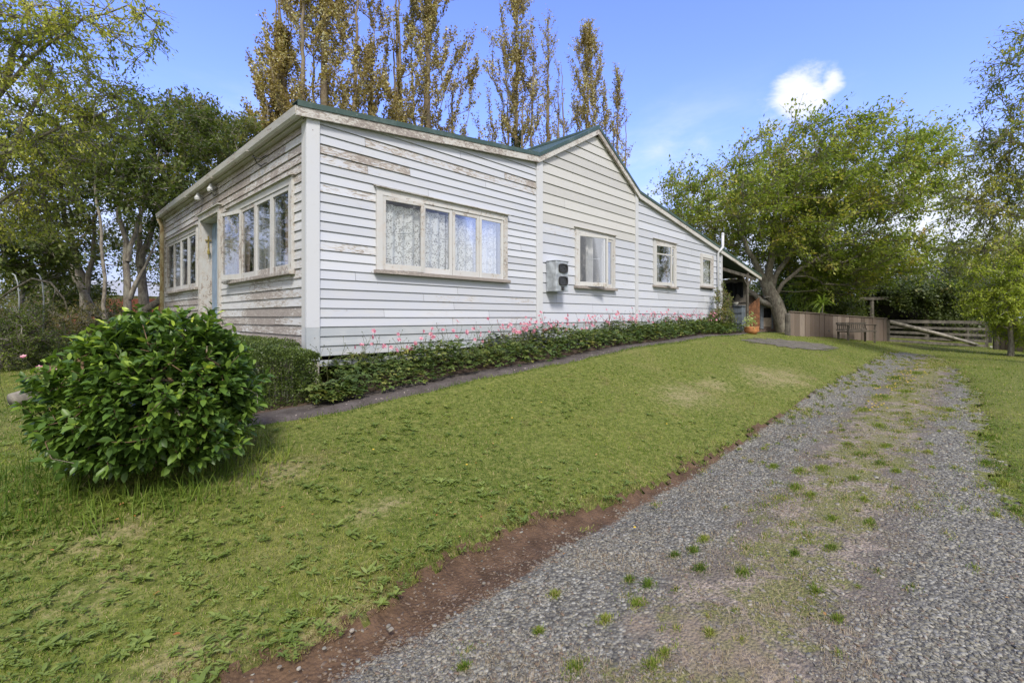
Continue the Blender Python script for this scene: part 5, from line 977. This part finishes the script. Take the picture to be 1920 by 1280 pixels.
def blades(name, X, Y, L, Wd, lean, var, mat, z0=0., droop=.25, **k):
    n_ = len(X); a = rng.uniform(0, 6.283, n_); la = rng.uniform(0, lean, n_); Z = ground_z(X, Y)+z0
    D = np.stack([np.cos(a)*np.sin(la), np.sin(a)*np.sin(la), np.cos(la)], 1); b2 = a+rng.uniform(-1, 1, n_)+1.57; S = np.stack([np.cos(b2), np.sin(b2), 0*a], 1)*Wd[:, None]*.5
    P = np.stack([X, Y, Z-.004], 1); M = P+D*L[:, None]*.55; T = P+D*L[:, None]+np.stack([np.cos(a), np.sin(a), -droop*3+0*a], 1)*(L*.3)[:, None]*np.sin(la)[:, None]
    V = np.stack([P-S, P+S, M+S*.8, T, M-S*.8], 1).reshape(-1, 3); q = np.arange(n_)[:, None]*5
    return V, [q+np.array([[0, 1, 2, 4]]), q+np.array([[4, 2, 3]])], np.repeat(var, 5, 0)
def grassmat():
    n = NT('grass_blade'); co = n.coord(); r, tone, brw, _ = n.var(); a = n.noise(co, .75, 4, .65); b = n.noise(co, 3.2, 5, .7)
    v = n.math('ADD', n.math('MULTIPLY', r, .45), n.math('MULTIPLY', n.step(n.math('ADD', n.math('MULTIPLY', a, .5), n.math('MULTIPLY', b, .5)), .38, .64), .55))
    c = n.ramp(v, [(.05, (.055, .108, .013)), (.32, (.115, .185, .022)), (.60, (.215, .270, .040)), (.86, (.34, .325, .10)), (1, (.46, .39, .20))])
    c = n.mix(tone, c, (.44, .35, .20)); c = n.mix(brw, c, (.16, .095, .055)); return n.bsdf(c, .6, spec=.25, transl=n.mix(1., c, (1.1, 1.2, .5), 'MULTIPLY'), tf=.35)
M_GRASS = grassmat()
X, Y, d = polar(640000, 1.3, 36, 58); ok = grass_ok(X, Y); X, Y, d = X[ok], Y[ok], d[ok]; n_ = len(X)
dryc = dryness(X, Y); edgeb = np.exp(-np.clip(Y-lawn_edge(X), 0, 9)/.11)*(Y > lawn_edge(X)-.06)
dryc = np.clip(dryc+.45*np.exp(-np.clip(Y-lawn_edge(X), 0, 9)/.10)*(Y > lawn_edge(X)-.05), 0, 1)
tone = np.clip((rng.random(n_) < .07+.60*dryc*np.clip(.6+wav(X, Y, 6, 4), 0, 1)+.13*np.clip(wav(X, Y, .9, 2)+.2*wav(X, Y, 5, 1), 0, 1))*rng.uniform(.4, 1, n_), 0, 1)
brown = (rng.random(n_) < .75*edgeb)*rng.uniform(.3, 1, n_); keep = rng.random(n_) > dryc*.30; under = np.exp(-(((X-bc[0])**2+(Y-bc[1])**2)/.58**2)); L = rng.uniform(.013, .032, n_)*(1+.25*wav(X, Y, 2.2))*(1-.3*dryc)*(1+.012*d)+under*rng.uniform(0, .05, n_)
Wd = .0022+.00062*d*rng.uniform(.7, 1.3, n_)
V, F, v_ = blades('grass', X[keep], Y[keep], L[keep], Wd[keep], 1.42, np.stack([rng.random(n_), tone, brown, tone*0], 1)[keep], M_GRASS)
# a few tall wisps round the camellia stem, by the path edge and at the gate
X2, Y2 = [], []
for k in range(1500): a = random.uniform(0, 6.28); r = .35+random.random()*.5; X2.append(bc[0]+.05+r*math.cos(a)); Y2.append(bc[1]-.08+r*math.sin(a)*.8)
for k in range(3200): x = random.uniform(-1.4, 13.); X2.append(x); Y2.append(PO(x)-.01+random.gauss(0, .035))
X2, Y2 = np.array(X2), np.array(Y2); L2 = np.concatenate([rng.uniform(.07, .20, 1500), rng.uniform(.02, .06, 3200)]); W2 = np.concatenate([np.full(1500, .0055), np.full(3200, .006)])
Vb, Fb, vb = blades('grass', X2, Y2, L2, W2, .9, np.stack([rng.random(len(X2))*.6, 0*X2, 0*X2, 0*X2], 1), M_GRASS)
# clumps growing in the drive
X3, Y3, L3, W3, T3 = [], [], [], [], []
def clump(h, r, n_, l=.03, w=.0035, tone=.1):
    for _ in range(n_):
        a = random.uniform(0, 6.28); q = r*min(1.9, abs(random.gauss(0, .75)))*(1+.35*math.sin(3*a+h[0]*9)); X3.append(h[0]+1.5*q*math.cos(a)); Y3.append(h[1]+q*math.sin(a)*.8); L3.append(l*random.uniform(.5, 1.4)*max(.45, 1.15-.5*q/r)); W3.append(w); T3.append(float(random.random() < tone))
for px, py, r in ((1312, 1068, .05), (1392, 1078, .06), (1195, 1135, .05), (1135, 1170, .04), (1222, 1255, .055), (1080, 1262, .07), (1570, 1166, .035), (1320, 1015, .05), (1215, 1100, .045), (1180, 1090, .03), (1500, 886, .10), (1450, 876, .06), (1540, 880, .09), (1492, 916, .08), (1600, 900, .06), (1560, 975, .06), (1630, 985, .05), (1520, 930, .06), (1680, 885, .05), (1650, 870, .06), (1330, 1190, .02), (1245, 1230, .025), (1040, 1120, .03), (870, 1255, .025), (1530, 1112, .04), (1490, 1040, .035), (590, 1150, .05), (1010, 1190, .02), (1620, 940, .04), (1560, 1030, .03), (1300, 1035, .04), (1265, 1045, .035), (1610, 855, .09), (1660, 838, .08), (1590, 835, .07), (1650, 800, .15), (1700, 790, .1), (1620, 770, .14), (1655, 745, .2), (1700, 735, .2), (1680, 710, .25), (1720, 700, .2), (1640, 725, .12), (1740, 850, .05), (1850, 870, .10), (1880, 905, .08), (1860, 820, .12), (1905, 960, .06), (1780, 770, .1)):
    h = hit(px, py); dd = float(depth(h[0], h[1])); clump(h, r*.92, int(150+4200*r), .026+.0012*dd, .0022+.0006*dd, .12)
for _ in range(430):
    x = random.uniform(-1.3, 14.5); y = -4.80+random.gauss(0, .42); dd = float(depth(x, y))
    if dd > 1.2: clump((x, y), random.uniform(.015, .09), random.randint(20, 130), .018+.001*dd, .0022+.0006*dd, .35)
for _ in range(46):
    x = random.uniform(.6, 14.5); y = -4.80+random.gauss(0, .30); dd = float(depth(x, y)); clump((x, y), random.uniform(.10, .24), int(260+60*dd), .016+.001*dd, .0022+.0006*dd, .35)
for _ in range(170):
    x = random.uniform(1.5, 15.5); y = random.choice((float(lawn_edge(x))-abs(random.gauss(.05, .12)), float(right_edge(x))+abs(random.gauss(.05, .22)))); dd = float(depth(x, y)); clump((x, y), random.uniform(.03, .12), random.randint(40, 160), .02+.001*dd, .0022+.0006*dd, .25)
X3, Y3, L3, W3, T3 = map(np.array, (X3, Y3, L3, W3, T3)); Vc, Fc, vc = blades('grass', X3, Y3, L3, W3, 1.2, np.stack([rng.random(len(X3))*.8, T3, T3*0, T3*0], 1), M_GRASS, DZ)
Fa = [np.concatenate([F[i], Fb[i]+len(V), Fc[i]+len(V)+len(Vb)]) for i in (0, 1)]
o = npmesh('grass', np.concatenate([V, Vb, Vc]), Fa, M_GRASS, var=np.concatenate([v_, vb, vc])); tag(o, 'short patchy lawn grass and tufts growing in the drive', 'grass', kind='stuff')
# flat rosette weeds in the near lawn
X, Y, d = polar(9000, 1.4, 9, 55); ok = grass_ok(X, Y) & (wav(X, Y, 1.4, 1)+.5*rng.normal(size=len(X))+.6*(d < 3.6)-.2*(d > 5) > .25); X, Y, d = X[ok], Y[ok], d[ok]; m_ = 8; k = len(X)
a = rng.uniform(0, 6.28, k*m_); sz = np.repeat(rng.uniform(.014, .040, k)*(1+.5*(rng.random(k) < .12)), m_)*rng.uniform(.7, 1.1, k*m_); P = np.repeat(np.stack([X, Y, ground_z(X, Y)+.012], 1), m_, 0)+rng.normal(size=(k*m_, 3))*(.008, .008, .004)
V, F, nv = leaves_geo(P, np.stack([np.cos(a), np.sin(a), rng.uniform(.1, .6, k*m_)], 1), sz, .36, .85, fold=.05)
o = npmesh('lawn_weeds', V, F, leafmat('lawn_weed_leaf', [(0, (.09, .14, .03)), (.5, (.15, .20, .045)), (.85, (.22, .27, .07)), (1, (.28, .29, .14))], .3, 2, g=1.35), var=np.repeat(np.repeat(rng.random(k), m_)*.6+.4*rng.random(k*m_), nv)); tag(o, 'flat leafy weeds among the lawn grass in the foreground', 'weeds', kind='stuff')
# small yellow flowers in the middle of the drive
m = MB()
for _ in range(60):
    px, py = random.choice(((1655, 735), (1700, 700), (1690, 720), (1640, 770), (1720, 705))); h = hit(px+random.gauss(0, 14), py+random.gauss(0, 7)); m.lathe(h+(0, 0, .04+.03*random.random()), [(0, 0), (.013, .004), (.009, .009), (0, .008)], 6)
for px, py in ((1015, 760), (700, 850), (875, 880), (960, 790), (270, 740), (1190, 1000), (1250, 800)): h = hit(px, py); m.lathe(h+(0, 0, .03), [(0, 0), (.010, .004), (.006, .008), (0, .007)], 6)
o = m.build('yellow_flowers', M_YEL); tag(o, 'tiny yellow weed flowers scattered in the drive and lawn', 'flowers', kind='stuff')
# dead straw mats on the drive
X, Y, d = polar(90000, 1.3, 13, 50); q = wav(X, Y, 2.6, .7)+.35*wav(X, Y, 7, 2); ok = (drive_mask(X, Y) > .05) & (q+1.15*np.exp(-((Y+4.75)/.5)**2) > .85); X, Y, d = X[ok], Y[ok], d[ok]; k = len(X); vv = rng.random(k)
V, F, v_ = blades('straw', X, Y, rng.uniform(.012, .035, k), .0012+.0005*d, 1.55, np.stack([vv]*4, 1), None, DZ+.006)
o = npmesh('dead_grass', V, F, leafmat('straw', [(0, (.20, .14, .09)), (.5, (.40, .32, .24)), (1, (.56, .48, .38))], .2, g=1.), var=v_); tag(o, 'mats of dead straw coloured weeds on the drive', 'dead grass', kind='stuff')
# slate chips: flat angular stones
X, Y, d = polar(230000, 1.25, 15, 50)
gm = drive_mask(X, Y) > .03; so2 = sm((Y-grav_edge(X)+.06+.10*wav(X, Y, 5))/.22); mid2 = np.exp(-((Y+4.87)/.46)**2)*.80; q = wav(X, Y, 2.1, 3)
tn2 = np.zeros(len(X))
for px, py, r in ((1290, 1190, .20), (1380, 1215, .16), (1420, 1255, .2), (1200, 1180, .12)):
    h = hit(px, py); tn2 = np.maximum(tn2, np.exp(-((X-h[0])**2+(Y-h[1])**2)/r**2))
pr = (1-.80*so2)*(1-mid2*(.6+.4*(q > -.2)))*(1-.85*tn2)*(1-.72*sm((wav(X, Y, 2.7, 5)+.45*wav(X, Y, 9, 1)+.5*sm((Y+5.5)/.6)-.35)/.5)); ok = gm & (rng.random(len(X)) < pr); X, Y, d, so2 = X[ok], Y[ok], d[ok], so2[ok]; k = len(X)
R = np.minimum(.0046+.00085*d, .0105)*np.minimum(np.exp(rng.normal(size=k)*.5), 2.1); K = 6; an = (np.arange(K)[None]+rng.uniform(-.55, .55, (k, K)))*2*np.pi/K+rng.uniform(0, 6, k)[:, None]; rr = R[:, None]*rng.uniform(.6, 1.2, (k, K)); el_ = rng.uniform(.38, .9, k)[:, None]; ro = rng.uniform(0, 6.28, k)[:, None]
lx = np.cos(an)*rr; ly = np.sin(an)*rr*el_; px_ = lx*np.cos(ro)-ly*np.sin(ro); py_ = lx*np.sin(ro)+ly*np.cos(ro); th_ = R*rng.uniform(.10, .34, k); tx, ty = rng.normal(size=(2, k))*.20
zb = drive_z(X, Y)+R*.10
def ringz(s_, zoff): return np.stack([X[:, None]+px_*s_, Y[:, None]+py_*s_, (zb+zoff)[:, None]+(px_*tx[:, None]+py_*ty[:, None])*s_], 2)
top = ringz(.93, th_); bot = ringz(1.0, -th_*.5); V = np.concatenate([top, bot], 1).reshape(-1, 3); b_ = np.arange(k)[:, None]*12
Ft = b_+np.arange(6)[None]; Fs = np.concatenate([b_+np.array([[j, j+6, (j+1) % 6+6, (j+1) % 6]]) for j in range(6)])
def slate():
    n = NT('slate_chip'); r, br, _, _ = n.var(); c = n.ramp(r, [(0, (.080, .076, .060)), (.35, (.172, .167, .136)), (.7, (.245, .238, .196)), (.95, (.31, .30, .25)), (1, (.40, .38, .32))]); c = n.mix(br, c, (.16, .112, .075))
    c = n.mix(n.math('MULTIPLY', n.noise(n.coord(), 60, 3), .35), c, (.10, .09, .08)); return n.bsdf(c, .65, spec=.35)
br = np.clip(.95*so2*(rng.random(k) < .8)+(rng.random(k) < .12+.4*so2)*rng.uniform(.3, 1, k)+.42*mid2[ok]*1.2*rng.random(k)+.30*sm((Y+5.0)/.5)*rng.random(k), 0, 1)
o = npmesh('gravel', V, [Ft, Fs], slate(), var=np.repeat(np.stack([rng.random(k), br, br, br], 1), 12, 0)); tag(o, 'loose grey slate chips covering the wheel tracks of the drive', 'gravel', kind='stuff')
# larger stones and fallen leaves
m = MB()
def stone(h, r, a):
    vs = []; n1 = 7
    for j, (s_, z_) in enumerate(((.9, -.3), (1, .15), (.7, .5))):
        for i in range(n1): q = 6.283*i/n1; f_ = r*s_*random.uniform(.8, 1.15); vs.append((h[0]+f_*math.cos(q), h[1]+f_*.8*math.sin(q), h[2]+z_*r))
    m.add(vs, [(j*n1+i, j*n1+(i+1) % n1, (j+1)*n1+(i+1) % n1, (j+1)*n1+i) for j in range(2) for i in range(n1)]+[tuple(range(14, 21))], (a, random.random()*.6, 0, 0))
for px, py, r, a in ((660, 1188, .012, 1.), (733, 1185, .014, .95), (728, 1176, .012, .5), (907, 1097, .011, .4), (950, 1128, .011, 1.), (950, 1148, .012, .97), (1348, 1180, .016, .3), (1478, 1160, .014, .9), (1500, 1125, .018, .45), (1470, 1130, .014, .6), (560, 1256, .010, 1.), (524, 1258, .010, .6), (608, 1224, .010, .5), (1018, 1101, .01, 1), (840, 1160, .012, .55)): stone(hit(px, py)+(0, 0, .004), r, a)
o = m.build('stones', slate()); tag(o, 'larger pale and dark stones lying on the soil edge and drive', 'stones', kind='stuff')
P = np.array([hit(*p)+(0, 0, .03) for p in [(323, 1208), (213, 985), (895, 875), (300, 1125), (765, 982), (1545, 1160), (1885, 1135), (130, 960)]+[(random.uniform(10, 1300), random.uniform(790, 1060)) for _ in range(26)]]); V, F, nv = leaves_geo(P, rdir(len(P))*(1, 1, .1), rng.uniform(.015, .036, len(P)), .6, .8, fold=.06)
o = npmesh('fallen_leaves', V, F, leafmat('orange_dead_leaf', [(0, (.42, .16, .05)), (1, (.55, .33, .12))], .1, g=1.), var=np.repeat(rng.random(len(P)), nv)); tag(o, 'few orange brown fallen leaves on the grass and drive', 'leaves', kind='stuff')
